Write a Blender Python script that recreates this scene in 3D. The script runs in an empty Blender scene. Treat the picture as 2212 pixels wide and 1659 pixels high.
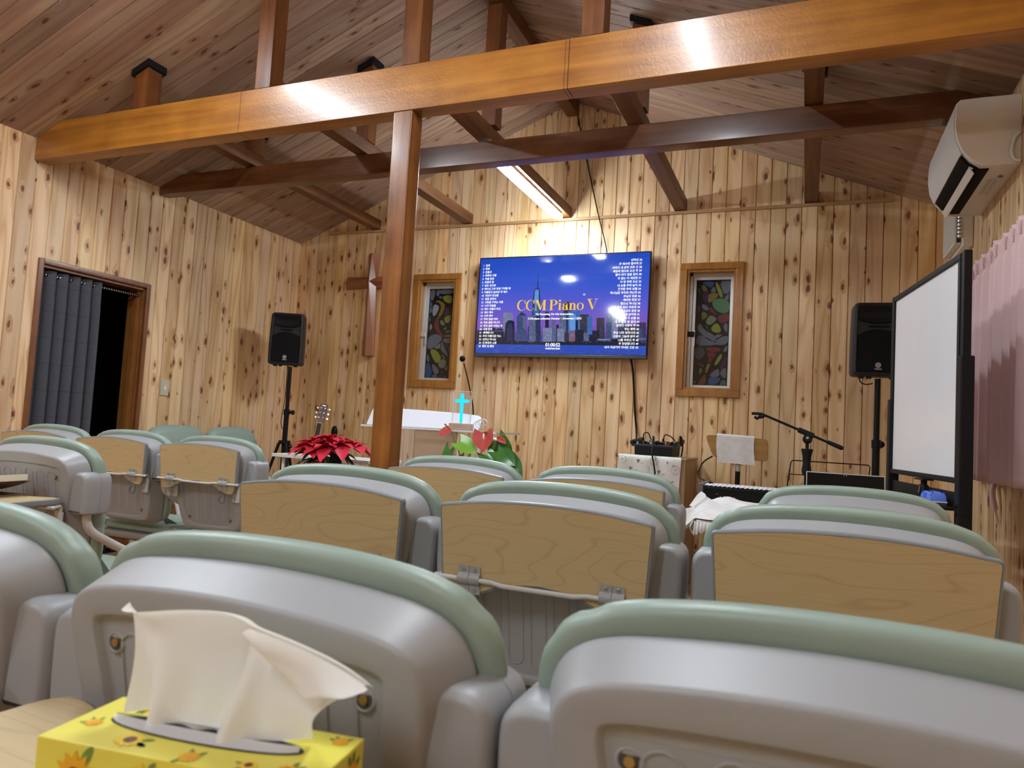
import bpy, bmesh, math, random
from mathutils import Vector, Matrix
random.seed(11)
SC = bpy.context.scene
COL = SC.collection
PI = math.pi
sin, cos = math.sin, math.cos

# ------------------------------------------------------------------ camera, world, exposure
YAW, PITCH, ROLL, FPX = 0.39070657, 0.06279852, 0.05717902, 1550.0
EYE = Vector((0, 0, 1.05))
_f = Vector((-sin(YAW) * cos(PITCH), cos(YAW) * cos(PITCH), sin(PITCH)))
_r = Vector((cos(YAW), sin(YAW), 0))
_u = _r.cross(_f)
_r2 = _r * cos(ROLL) + _u * sin(ROLL)
_u2 = -_r * sin(ROLL) + _u * cos(ROLL)
cd = bpy.data.cameras.new('camera')
cd.sensor_width = 36.0
cd.lens = 36.0 * FPX / 2212.0
cd.clip_start = 0.02
cd.clip_end = 60
cd.dof.use_dof = True
cd.dof.focus_distance = 3.4
cd.dof.aperture_fstop = 9.0
cam = bpy.data.objects.new('camera', cd)
COL.objects.link(cam)
cam.matrix_world = Matrix(((_r2.x, _u2.x, -_f.x, EYE.x), (_r2.y, _u2.y, -_f.y, EYE.y), (_r2.z, _u2.z, -_f.z, EYE.z), (0, 0, 0, 1)))
SC.camera = cam

W = bpy.data.worlds.new('world')
SC.world = W
W.use_nodes = True
W.node_tree.nodes['Background'].inputs[0].default_value = (0.01, 0.012, 0.02, 1)
W.node_tree.nodes['Background'].inputs[1].default_value = 0.3
vs = SC.view_settings
vs.view_transform = 'Standard'
vs.look = 'None'
vs.gamma = 1.0
vs.use_curve_mapping = False
vs.exposure = 0.16
LAMP_POWER = 128.0          # radiance of the LED diffusers
LAMP_COLOR = (0.82, 0.92, 1.0)

# ------------------------------------------------------------------ room dimensions
XL, XR, YB, YR = -4.60, 0.84, 5.575, -4.2      # left, right, back (facing camera) and rear walls
XC, ZR, SL = -1.88, 3.82, 0.40                 # ridge line and roof slope
def zc(x): return ZR - SL * abs(x - XC)

# ------------------------------------------------------------------ geometry helpers
def rpoly(pts, n=6):
    """polygon with optional corner radius per point (x, y[, r]) -> list of points"""
    out = []
    L = len(pts)
    for i, p in enumerate(pts):
        r = p[2] if len(p) > 2 else 0
        v = Vector(p[:2])
        if r <= 0:
            out.append(v); continue
        a = Vector(pts[i - 1][:2]) - v
        b = Vector(pts[(i + 1) % L][:2]) - v
        ra = min(r, a.length * .5); rb = min(r, b.length * .5)
        A = v + a.normalized() * ra; B = v + b.normalized() * rb
        for k in range(n + 1):
            t = k / n
            out.append(A * (1 - t) ** 2 + v * 2 * t * (1 - t) + B * t * t)
    return out
def resample(pts, n):
    d = [0]
    L = len(pts)
    for i in range(L): d.append(d[-1] + (pts[(i + 1) % L] - pts[i]).length)
    out = []; j = 0
    for k in range(n):
        s = d[-1] * k / n
        while d[j + 1] < s: j += 1
        t = (s - d[j]) / max(1e-9, d[j + 1] - d[j])
        out.append(pts[j].lerp(pts[(j + 1) % L], t))
    return out
def inset(pts, d):
    """move a closed CCW outline inwards by d"""
    if abs(d) < 1e-9: return [p.copy() for p in pts]
    L = len(pts)
    ar = sum(pts[i].x * pts[(i + 1) % L].y - pts[(i + 1) % L].x * pts[i].y for i in range(L))
    sg = 1 if ar > 0 else -1
    out = []
    for i in range(L):
        a = (pts[i] - pts[i - 1]); b = (pts[(i + 1) % L] - pts[i])
        if a.length < 1e-9: a = b
        if b.length < 1e-9: b = a
        na = Vector((-a.y, a.x)).normalized(); nb = Vector((-b.y, b.x)).normalized()
        m = na + nb
        if m.length < 1e-6: m = na
        m.normalize()
        c = max(.45, m.dot(na))
        out.append(pts[i] + m * (sg * d / c))
    return out
def chaikin(pts, it=2, closed=True):
    for _ in range(it):
        o = []
        L = len(pts)
        for i in range(L if closed else L - 1):
            a, b = pts[i], pts[(i + 1) % L]
            o += [a * .75 + b * .25, a * .25 + b * .75]
        if not closed: o = [pts[0]] + o + [pts[-1]]
        pts = o
    return pts
def spline(pts, n=6):
    pts = [Vector(p) for p in pts]
    out = []
    for i in range(len(pts) - 1):
        p0 = pts[max(0, i - 1)]; p1 = pts[i]; p2 = pts[i + 1]; p3 = pts[min(len(pts) - 1, i + 2)]
        for k in range(n):
            t = k / n
            out.append(.5 * ((2 * p1) + (p2 - p0) * t + (2 * p0 - 5 * p1 + 4 * p2 - p3) * t * t + (3 * p1 - p0 - 3 * p2 + p3) * t ** 3))
    out.append(pts[-1])
    return out

class MB:
    """collects geometry of ONE part"""
    def __init__(s, *mats):
        s.v = []; s.f = []; s.m = []; s.mats = list(mats); s.T = None
    def add(s, vs_, fs, mat=0, T=None):
        o = len(s.v)
        T = T or s.T
        for p in vs_:
            p = Vector(p)
            s.v.append(T @ p if T else p)
        for f in fs:
            s.f.append([i + o for i in f]); s.m.append(mat)
        return s
    def rings(s, R, cap0=True, cap1=True, mat=0, T=None, closed=True, matcap=None):
        n = len(R[0]); V = [p for r in R for p in r]; F = []
        for k in range(len(R) - 1):
            for i in range(n if closed else n - 1):
                j = (i + 1) % n
                F.append([k * n + i, k * n + j, (k + 1) * n + j, (k + 1) * n + i])
        if matcap is None:
            if cap0: F.append(list(range(n))[::-1])
            if cap1: F.append([(len(R) - 1) * n + i for i in range(n)])
            return s.add(V, F, mat, T)
        s.add(V, F, mat, T); o = len(s.v) - len(V)
        if cap0: s.f.append([o + i for i in range(n)][::-1]); s.m.append(matcap)
        if cap1: s.f.append([o + (len(R) - 1) * n + i for i in range(n)]); s.m.append(matcap)
        return s
    def prism(s, outline, prof, axis='y', mat=0, T=None, matcap=None):
        """outline in 2D, prof = [(t, inset)...] along the axis"""
        o = [Vector(p[:2]) for p in outline]
        def mp(p, t):
            return {'y': (p.x, t, p.y), 'z': (p.x, p.y, t), 'x': (t, p.x, p.y)}[axis]
        return s.rings([[mp(p, t) for p in inset(o, d)] for t, d in prof], mat=mat, T=T, matcap=matcap)
    def box(s, c, d, mat=0, b=0.0, T=None):
        x, y, z = c; a, e, h = d[0] / 2, d[1] / 2, d[2] / 2
        if b <= 0:
            V = [(x + i * a, y + j * e, z + k * h) for i in (-1, 1) for j in (-1, 1) for k in (-1, 1)]
            F = [[0, 1, 3, 2], [4, 6, 7, 5], [0, 4, 5, 1], [2, 3, 7, 6], [0, 2, 6, 4], [1, 5, 7, 3]]
            return s.add(V, F, mat, T)
        o = rpoly([(x - a, y - e, b), (x + a, y - e, b), (x + a, y + e, b), (x - a, y + e, b)], 3)
        return s.prism(o, [(z - h, b), (z - h + b * .3, b * .3), (z - h + b, 0), (z + h - b, 0), (z + h - b * .3, b * .3), (z + h, b)], 'z', mat, T)
    def b2(s, p, q, mat=0, b=0.0, T=None):
        return s.box([(p[i] + q[i]) / 2 for i in range(3)], [abs(q[i] - p[i]) for i in range(3)], mat, b, T)
    def tube(s, path, r, n=10, mat=0, T=None, cap=True):
        path = [Vector(p) for p in path]
        L = len(path)
        rr = r if isinstance(r, (list, tuple)) else [r] * L
        t0 = (path[1] - path[0]).normalized()
        ref = Vector((0, 0, 1)) if abs(t0.z) < .9 else Vector((1, 0, 0))
        nrm = (ref - t0 * ref.dot(t0)).normalized()
        R = []
        for i in range(L):
            t = (path[min(i + 1, L - 1)] - path[max(i - 1, 0)])
            t = t.normalized() if t.length > 1e-9 else t0
            nrm = (nrm - t * nrm.dot(t))
            nrm = nrm.normalized() if nrm.length > 1e-6 else t.orthogonal().normalized()
            bi = t.cross(nrm)
            R.append([path[i] + (nrm * cos(2 * PI * k / n) + bi * sin(2 * PI * k / n)) * rr[i] for k in range(n)])
        return s.rings(R, cap, cap, mat, T)
    def cyl(s, c, r, h, axis='z', n=20, mat=0, T=None, b=0):
        o = [Vector((r * cos(2 * PI * k / n), r * sin(2 * PI * k / n))) for k in range(n)]
        pr = [(-h / 2, b), (-h / 2 + b, 0), (h / 2 - b, 0), (h / 2, b)] if b else [(-h / 2, 0), (h / 2, 0)]
        M = Matrix.Translation(c)
        if axis == 'x': M = M @ Matrix.Rotation(PI / 2, 4, 'Y')
        if axis == 'y': M = M @ Matrix.Rotation(-PI / 2, 4, 'X')
        return s.prism(o, pr, 'z', mat, (T @ M) if T else M)
    def lathe(s, prof, n=24, mat=0, T=None):
        return s.rings([[(r * cos(2 * PI * k / n), r * sin(2 * PI * k / n), z) for k in range(n)] for r, z in prof], prof[0][0] > 1e-6, prof[-1][0] > 1e-6, mat, T)
    def ball(s, c, r, mat=0, n=12, sq=(1, 1, 1)):
        P = [(max(1e-5, r * sin(PI * k / 8)), -r * cos(PI * k / 8)) for k in range(9)]
        return s.lathe(P, n, mat, Matrix.Translation(c) @ Matrix.Diagonal((*sq, 1)))
    def poly(s, pts, mat=0, T=None):
        return s.add(pts, [list(range(len(pts)))], mat, T)
    def grid(s, fn, nu, nv, mat=0, T=None, both=False):
        V = [fn(i / nu, j / nv) for j in range(nv + 1) for i in range(nu + 1)]
        F = [[j * (nu + 1) + i, j * (nu + 1) + i + 1, (j + 1) * (nu + 1) + i + 1, (j + 1) * (nu + 1) + i] for j in range(nv) for i in range(nu)]
        return s.add(V, F, mat, T)
    def mesh(s, name, smooth=True, ang=46, fix=True, weld=0):
        me = bpy.data.meshes.new(name)
        me.from_pydata([tuple(v) for v in s.v], [], s.f)
        for m in s.mats: me.materials.append(m)
        me.polygons.foreach_set('material_index', s.m)
        if fix or weld:
            bm = bmesh.new(); bm.from_mesh(me)
            if weld: bmesh.ops.remove_doubles(bm, verts=bm.verts, dist=weld)
            if fix: bmesh.ops.recalc_face_normals(bm, faces=bm.faces)
            bm.to_mesh(me); bm.free()
        me.polygons.foreach_set('use_smooth', [smooth] * len(me.polygons))
        me.update()
        if smooth:
            # area-weighted corner normals: flat faces stay flat, small bevels stay round
            c = cos(math.radians(ang))
            N = [p.normal.copy() for p in me.polygons]; A_ = [p.area for p in me.polygons]
            vf = [[] for _ in me.vertices]
            for p in me.polygons:
                for i in p.vertices: vf[i].append(p.index)
            out = []
            for p in me.polygons:
                n0 = N[p.index]
                for i in p.vertices:
                    a = Vector((0, 0, 0))
                    for j in vf[i]:
                        if N[j].dot(n0) > c: a += N[j] * A_[j]
                    out.append(a.normalized() if a.length > 1e-12 else n0)
            me.normals_split_custom_set(out)
        return me

def link(name, data, parent=None, loc=None, rz=None, rot=None):
    o = bpy.data.objects.new(name, data)
    COL.objects.link(o)
    if parent: o.parent = parent
    if loc: o.location = loc
    if rz is not None: o.rotation_euler = (0, 0, rz)
    if rot is not None: o.rotation_euler = rot
    return o
def tag(o, label=None, cat=None, group=None, kind=None):
    if label: o['label'] = label
    if cat: o['category'] = cat
    if group: o['group'] = group
    if kind: o['kind'] = kind
    return o
def thing(name, label, cat, loc=(0, 0, 0), rz=0, group=None):
    o = link(name, None, None, loc, rz)
    o.empty_display_size = .1
    return tag(o, label, cat, group)
def part(name, mb, parent, label=None, smooth=True, ang=46, fix=True, weld=0):
    o = link(name, mb.mesh(name, smooth, ang, fix, weld), parent)
    return tag(o, label)
def single(name, mb, label, cat, group=None, loc=None, rz=None, **k):
    o = link(name, mb.mesh(name, **k), None, loc, rz)
    return tag(o, label, cat, group)
def struct(name, mb, parent=None, **k):
    o = link(name, mb.mesh(name, **k), parent)
    if not parent: o['kind'] = 'structure'
    return o
def copy_tree(root, loc, rz=0, label=None, group=None):
    r = root.copy(); COL.objects.link(r)
    r.location = loc; r.rotation_euler = (0, 0, rz)
    if label: r['label'] = label
    if group: r['group'] = group
    for ch in list(root.children):
        c = ch.copy(); COL.objects.link(c); c.parent = r
        for g in list(ch.children):
            d = g.copy(); COL.objects.link(d); d.parent = c
    return r
def text_geo(body, size, align='LEFT', spacing=1.0, offset=0.0, res=3):
    cu = bpy.data.curves.new('txt', 'FONT')
    cu.body = body; cu.size = size; cu.align_x = align; cu.space_line = spacing
    cu.resolution_u = res; cu.offset = offset; cu.fill_mode = 'FRONT'
    ob = bpy.data.objects.new('txt', cu); COL.objects.link(ob)
    bpy.context.view_layer.update()
    dg = bpy.context.evaluated_depsgraph_get()
    me = bpy.data.meshes.new_from_object(ob.evaluated_get(dg))
    V = [v.co.copy() for v in me.vertices]; F = [list(p.vertices) for p in me.polygons]
    bpy.data.objects.remove(ob); bpy.data.curves.remove(cu); bpy.data.meshes.remove(me)
    return V, F

# ------------------------------------------------------------------ materials
def node(nt, typ, ins=None, **at):
    n = nt.nodes.new(typ)
    for k, v in at.items(): setattr(n, k, v)
    for k, v in (ins or {}).items():
        if isinstance(v, bpy.types.NodeSocket): nt.links.new(v, n.inputs[k])
        else: n.inputs[k].default_value = v
    return n
class NM:
    def __init__(s, name):
        s.m = bpy.data.materials.new(name); s.m.use_nodes = True
        s.t = s.m.node_tree
        s.b = s.t.nodes['Principled BSDF']
    def n(s, typ, ins=None, **at): return node(s.t, typ, ins, **at)
    def math(s, op, a, b=0.0, c=0.0, clamp=False):
        n = s.n('ShaderNodeMath', {0: a, 1: b, 2: c}, operation=op); n.use_clamp = clamp
        return n.outputs[0]
    def mix(s, f, a, b, mode='MIX'):
        n = s.n('ShaderNodeMix', None, data_type='RGBA', blend_type=mode)
        for k, v in ((0, f), (6, a), (7, b)):
            if isinstance(v, bpy.types.NodeSocket): s.t.links.new(v, n.inputs[k])
            else: n.inputs[k].default_value = v if k == 0 else (*v[:3], 1)
        return n.outputs[2]
    def obj(s): return s.n('ShaderNodeTexCoord').outputs['Object']
    def xyz(s, v): return s.n('ShaderNodeSeparateXYZ', {0: v}).outputs
    def comb(s, x=0.0, y=0.0, z=0.0): return s.n('ShaderNodeCombineXYZ', {0: x, 1: y, 2: z}).outputs[0]
    def noise(s, vec, scale=5.0, detail=2.0, rough=.5, dist=0.0):
        return s.n('ShaderNodeTexNoise', {'Vector': vec, 'Scale': scale, 'Detail': detail, 'Roughness': rough, 'Distortion': dist}).outputs[0]
    def ramp(s, f, stops):
        n = s.n('ShaderNodeValToRGB', {0: f})
        e = n.color_ramp.elements
        while len(e) < len(stops): e.new(.5)
        for i, (p, c) in enumerate(stops):
            e[i].position = p; e[i].color = (*c[:3], 1)
        return n.outputs[0]
    def step(s, x, a, b):
        return s.n('ShaderNodeMapRange', {0: x, 1: a, 2: b, 3: 0.0, 4: 1.0}, interpolation_type='SMOOTHSTEP').outputs[0]
    def set(s, **k):
        for key, v in k.items():
            i = s.b.inputs[key.replace('_', ' ')]
            if isinstance(v, bpy.types.NodeSocket): s.t.links.new(v, i)
            elif isinstance(v, tuple) and len(v) == 3 and i.type == 'RGBA': i.default_value = (*v, 1)
            else: i.default_value = v
        return s
    def bump(s, h, strength=.2, dist=.002):
        s.t.links.new(s.n('ShaderNodeBump', {'Height': h, 'Strength': strength, 'Distance': dist}).outputs[0], s.b.inputs['Normal'])
        return s
def flat(name, c, rough=.5, metal=0.0, spec=.5, var=.05, scale=14.0, **k):
    """plain material with a slight procedural variation"""
    m = NM(name)
    nz = m.noise(m.obj(), scale, 3.0)
    d = [max(0, x * (1 - var)) for x in c]; e = [min(1, x * (1 + var)) for x in c]
    m.set(Base_Color=m.mix(nz, d, e), Roughness=rough, Metallic=metal, Specular_IOR_Level=spec, **k)
    return m.m
def emit(name, c, strength):
    m = NM(name)
    m.set(Base_Color=(0, 0, 0), Emission_Color=c, Emission_Strength=strength, Roughness=.4)
    return m.m
def plank(name, across, along, w, off, light, mid, dark, knot, prob=.3, tint=.12, rough=.38, spec=.5, ku=15.0, kl=6.5, red=(0, 0, 0), redamt=0.0, kr=1.0):
    m = NM(name)
    ax = {'x': 0, 'y': 1, 'z': 2}
    o = m.xyz(m.obj())
    A = o[ax[across]]; L = o[ax[along]]
    a = m.math('DIVIDE', m.math('SUBTRACT', A, off), w)
    idn = m.math('FLOOR', a); u = m.math('MULTIPLY', m.math('SUBTRACT', a, idn), w)
    wn = m.n('ShaderNodeTexWhiteNoise', {'W': idn}, noise_dimensions='1D')
    rnd = wn.outputs[0]; rc = m.n('ShaderNodeSeparateColor', {0: wn.outputs[1]}).outputs
    Ls = m.math('ADD', L, m.math('MULTIPLY', rnd, 43.0))
    # knots
    kx = m.math('ADD', m.math('MULTIPLY', u, ku), m.math('MULTIPLY', idn, 7.37))
    ky = m.math('MULTIPLY', Ls, kl)
    wob = m.noise(m.comb(m.math('MULTIPLY', kx, 2.2), m.math('MULTIPLY', ky, 2.2), 0.0), 1.0, 2.0)
    kxx = m.math('ADD', kx, m.math('MULTIPLY', m.math('SUBTRACT', wob, .5), .42))
    vo = m.n('ShaderNodeTexVoronoi', {'Vector': m.comb(kxx, ky, 0.0), 'Scale': 1.0, 'Randomness': .85}, voronoi_dimensions='2D')
    d = vo.outputs['Distance']
    vr = m.n('ShaderNodeSeparateColor', {0: vo.outputs['Color']}).outputs
    R = m.math('MULTIPLY', m.math('ADD', m.math('MULTIPLY', m.math('MAXIMUM', m.math('SUBTRACT', vr[0], 1 - prob), 0.0), .62 * kr / prob * .32), .06), m.math('GREATER_THAN', vr[0], 1 - prob))
    q = m.math('DIVIDE', d, m.math('MAXIMUM', R, .0001))
    has = m.math('GREATER_THAN', R, .001)
    core = m.math('MULTIPLY', m.math('SUBTRACT', 1.0, m.step(q, .65, 1.1)), has)
    halo = m.math('MULTIPLY', m.math('SUBTRACT', 1.0, m.step(q, .9, 3.0)), has)
    # grain
    warp = m.math('MULTIPLY', halo, .016)
    big = m.noise(m.comb(m.math('MULTIPLY', A, 7.0), m.math('MULTIPLY', Ls, .55), m.math('MULTIPLY', idn, 3.1)), 1.0, 1.5)
    rings_ = m.math('PINGPONG', m.math('ADD', m.math('MULTIPLY', big, 13.0), m.math('MULTIPLY', warp, 90.0)), 1.0)
    fine = m.noise(m.comb(m.math('MULTIPLY', m.math('ADD', A, warp), 150.0), m.math('MULTIPLY', Ls, 3.0), idn), 1.0, 3.0)
    g = m.math('ADD', m.math('MULTIPLY', m.math('POWER', rings_, 1.6), .55), m.math('MULTIPLY', fine, .55))
    col = m.ramp(g, [(.15, light), (.55, mid), (.95, dark)])
    if redamt > 0:
        heart = m.step(m.noise(m.comb(m.math('MULTIPLY', A, 9.0), m.math('MULTIPLY', Ls, .35), m.math('MULTIPLY', idn, 5.3)), 1.0, 1.0), .42, .52)
        col = m.mix(m.math('MULTIPLY', heart, redamt), col, red)
    tn = m.n('ShaderNodeHueSaturation', {'Hue': m.math('ADD', .5, m.math('MULTIPLY', m.math('SUBTRACT', rc[0], .5), .012)), 'Saturation': m.math('ADD', .86, m.math('MULTIPLY', rc[1], .16)),
             'Value': m.math('ADD', 1 - tint, m.math('MULTIPLY', rc[2], 2 * tint)), 'Color': col}).outputs[0]
    col = m.mix(m.math('MULTIPLY', halo, .55), tn, [mid[0] * .66, mid[1] * .46, mid[2] * .32])
    kc = m.mix(m.noise(m.comb(m.math('MULTIPLY', kx, 9.0), m.math('MULTIPLY', ky, 5.0), 0.0), 1.0, 2.0), [x * .6 for x in knot], [min(1, x * 2.6) for x in knot])
    col = m.mix(m.math('MULTIPLY', core, .9), col, kc)
    m.set(Base_Color=col, Roughness=m.math('ADD', rough, m.math('MULTIPLY', fine, .12)), Specular_IOR_Level=spec)
    m.bump(fine, .12, .001)
    return m.m
def timber(name, light, dark, along='x', rough=.3, coat=.4, scale=1.0, bumpy=.15):
    """stained varnished timber"""
    m = NM(name)
    o = m.xyz(m.obj())
    k = {'x': (1.2, 26, 26), 'y': (26, 1.2, 26), 'z': (26, 26, 1.2)}[along]
    v = m.comb(*[m.math('MULTIPLY', o[i], k[i] * scale) for i in range(3)])
    n1 = m.noise(v, 1.0, 4.0, .55, .6)
    n2 = m.noise(m.obj(), 9.0 * scale, 3.0)
    g = m.math('ADD', m.math('MULTIPLY', n1, .75), m.math('MULTIPLY', n2, .35))
    m.set(Base_Color=m.ramp(g, [(.35, dark), (.75, light)]), Roughness=m.math('ADD', rough - .06, m.math('MULTIPLY', n2, .14)), Specular_IOR_Level=.5, Coat_Weight=coat, Coat_Roughness=.18)
    m.bump(m.noise(m.obj(), 85.0, 3.0), bumpy, .002)
    return m.m
def glassy(name, c, alpha, rough=.08):
    m = NM(name)
    m.set(Base_Color=c, Alpha=alpha, Roughness=rough, Specular_IOR_Level=.6)
    return m.m

# colours are linear
PINE = dict(light=(.80, .575, .325), mid=(.71, .455, .215), dark=(.55, .30, .115), knot=(.075, .024, .010), tint=.15, prob=.28, kr=.9)
M_PINE_B = plank('pine_boards_back', 'x', 'z', .108, -.935, **PINE)
M_PINE_S = plank('pine_boards_side', 'y', 'z', .1085, 3.093, **PINE)
M_CEIL = plank('cedar_boards', 'y', 'x', .12, 2.62, (.44, .305, .20), (.37, .235, .15), (.27, .155, .098), (.06, .025, .014), prob=.24, tint=.2, rough=.5, ku=15, kl=5.5, red=(.30, .155, .112), redamt=.45, kr=.7)
M_FLOOR = plank('floor_boards', 'x', 'y', .09, 0, (.40, .24, .11), (.33, .18, .075), (.25, .12, .05), (.1, .04, .015), prob=.04, rough=.35)
M_AMBER = timber('amber_plywood', (.46, .185, .022), (.20, .062, .006), 'x', .36, .3, .6, .5)
M_AMBER_Z = timber('amber_stained_post', (.33, .115, .017), (.10, .028, .004), 'z', .32, .3, .7)
M_DARK_X = timber('dark_stained_timber_x', (.18, .060, .013), (.075, .021, .005), 'x', .33, .3)
M_DARK_Y = timber('dark_stained_timber_y', (.21, .080, .020), (.085, .027, .007), 'y', .5, .06)
M_DARK_Z = timber('dark_stained_timber_z', (.21, .070, .015), (.085, .024, .006), 'z', .36, .25)
M_TRIM = timber('ledge_wood', (.48, .30, .14), (.36, .20, .08), 'x', .5, .1)
M_CASING = timber('window_casing_wood', (.42, .185, .034), (.24, .085, .012), 'z', .35, .3)
M_DOORW = timber('door_frame_wood', (.24, .085, .026), (.12, .038, .012), 'z', .32, .4)
M_JAMB = timber('door_jamb_wood', (.32, .13, .03), (.18, .062, .012), 'z', .35, .3)
M_BLACK = flat('black_metal', (.008, .008, .009), .45, spec=.18)
M_BLACKP = flat('black_plastic', (.009, .010, .011), .5, spec=.2)
M_BLACKG = flat('black_grille', (.004, .004, .005), .7, spec=.2, scale=300)
M_WHITE = flat('white_enamel', (.80, .79, .76), .4)
M_ALU = flat('aluminium', (.62, .61, .58), .35, .6)
M_CHROME = flat('chrome', (.75, .74, .72), .18, 1.0)
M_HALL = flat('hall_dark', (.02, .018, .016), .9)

# ------------------------------------------------------------------ lamps (their own light)
M_LED = emit('led_diffuser', LAMP_COLOR, LAMP_POWER)
M_LED2 = emit('led_diffuser_front', LAMP_COLOR, LAMP_POWER * 1.0)
def batten(name, label, c, tilt=0.0, mat=None):
    """linear LED batten running along y; c is the middle of its back; tilt turns it to the roof slope"""
    t = thing(name, label, 'ceiling light', c, group='linear ceiling lights')
    t.rotation_euler = (0, tilt, 0)
    h = MB(M_WHITE)
    h.prism(rpoly([(-.040, -.022, .004), (.040, -.022, .004), (.034, 0, .003), (-.034, 0, .003)], 3), [(-.59, .002), (-.588, 0), (.588, 0), (.59, .002)])
    part('housing', h, t)
    d = MB(mat or M_LED)
    d.prism(rpoly([(-.041, -.045, .016), (.041, -.045, .016), (.041, -.0225), (-.041, -.0225)], 5), [(-.60, .006), (-.594, 0), (.594, 0), (.60, .006)])
    part('diffuser', d, t)
    return t
batten('ceiling_light', 'lit white linear light under the dark joist above the television', (-1.912, 4.82, 2.822), 0.0, M_LED2)
sl = math.atan(SL)
for lx, ly, lb in ((-3.22, 1.66, 'linear light on the left roof slope, ahead of the seats'), (-3.22, -1.8, 'linear light on the left roof slope, behind the viewer'),
                   (-.62, 1.66, 'linear light on the right roof slope, ahead of the seats'), (-.62, -1.8, 'linear light on the right roof slope, behind the viewer')):
    batten('ceiling_light', lb, (lx, ly, zc(lx) - .008), -sl if lx < XC else sl)

# ------------------------------------------------------------------ boarded surfaces
def boarded(mb, P, a0, a1, w, off, lo, hi, holes=(), gw=.005, gd=.011, split=()):
    """P(a, l, depth) -> 3D point; V-grooves every w; holes = (a0, a1, l0, l1)"""
    br = [(a0, 0.0), (a1, 0.0)]
    k = math.ceil((a0 - off) / w - 1e-6)
    while off + k * w < a1:
        s = off + k * w
        for d, g in ((-gw, 0.0), (0, gd), (gw, 0.0)):
            if a0 < s + d < a1: br.append((s + d, g))
        k += 1
    def depth(x):
        f = ((x - off) / w + .5) % 1.0 - .5
        d = abs(f * w)
        return gd * max(0, 1 - d / gw)
    for h in holes:
        for e in h[:2]: br.append((e, depth(e)))
    for e in split: br.append((e, depth(e)))
    br = sorted(set((round(x, 6), round(g, 6)) for x, g in br))
    for (x0, g0), (x1, g1) in zip(br, br[1:]):
        if x1 - x0 < 1e-6: continue
        xm = (x0 + x1) / 2
        cuts = sorted([h[2:] for h in holes if h[0] <= xm <= h[1]])
        segs = []; prev0, prev1 = lo(x0), lo(x1)
        for c0, c1 in cuts:
            segs.append((prev0, prev1, c0, c0)); prev0 = prev1 = c1
        segs.append((prev0, prev1, hi(x0), hi(x1)))
        for l00, l01, l10, l11 in segs:
            if l10 - l00 < 1e-6 and l11 - l01 < 1e-6: continue
            mb.add([P(x0, l00, g0), P(x1, l01, g1), P(x1, l11, g1), P(x0, l10, g0)], [[0, 1, 2, 3]])

# windows: outer edge of the casings
WINS = [(-3.297, -2.826, 1.372, 2.390), (-.934, -.463, 1.376, 2.408)]
CAS = .052
wo = [(a + CAS - .008, b - CAS + .008, c + CAS - .008, d - CAS + .008) for a, b, c, d in WINS]
DOOR = (3.050, 3.906, 0.0, 1.980)
do = (DOOR[0] + .03, DOOR[1] - .03, 0.0, DOOR[3] - .03)

def wall(name, parts):
    m = parts
    o = struct(name, m, fix=False, smooth=False)
    so = o.modifiers.new('thickness', 'SOLIDIFY'); so.thickness = .02; so.offset = -1
    return o
b = MB(M_PINE_B)
boarded(b, lambda a, l, d: (a, YB + d, l), XL, XR, .108, -.935, lambda x: 0.0, zc, wo, split=(XC,))
struct('wall_back', b, fix=False, smooth=False)
b = MB(M_PINE_S)
boarded(b, lambda a, l, d: (XL - d, a, l), YR, YB, .1085, 3.093, lambda x: 0.0, lambda x: zc(XL), [do])
struct('wall_left', b, fix=False, smooth=False)
b = MB(M_PINE_S)
boarded(b, lambda a, l, d: (XR + d, a, l), YR, YB, .1085, 3.093, lambda x: 0.0, lambda x: zc(XR))
struct('wall_right', b, fix=False, smooth=False)
b = MB(M_PINE_B)
boarded(b, lambda a, l, d: (a, YR - d, l), XL, XR, .108, -.935, lambda x: 0.0, zc, split=(XC,))
struct('wall_rear', b, fix=False, smooth=False)
b = MB(M_CEIL)
for x0, x1 in ((XL, XC), (XC, XR)):
    boarded(b, lambda a, l, d: (l, a, zc(l) + d), YR, YB, .12, 2.62, lambda y: x0, lambda y: x1, gw=.004, gd=.007)
struct('ceiling', b, fix=False, smooth=False)
b = MB(M_FLOOR)
b.poly([(XL, YR, 0), (XR, YR, 0), (XR, YB, 0), (XL, YB, 0)])
struct('floor', b, fix=False, smooth=False)
b = MB(M_TRIM)
b.b2((-4.26, YB - .022, 2.798), (.52, YB - .0005, 2.822), b=.003)
struct('trim_1', b)
b = MB(M_TRIM)
b.b2((XL + .001, DOOR[1] + .002, 0), (XL + .014, YB - .002, .07), b=.003)
struct('baseboard_left', b)

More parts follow.
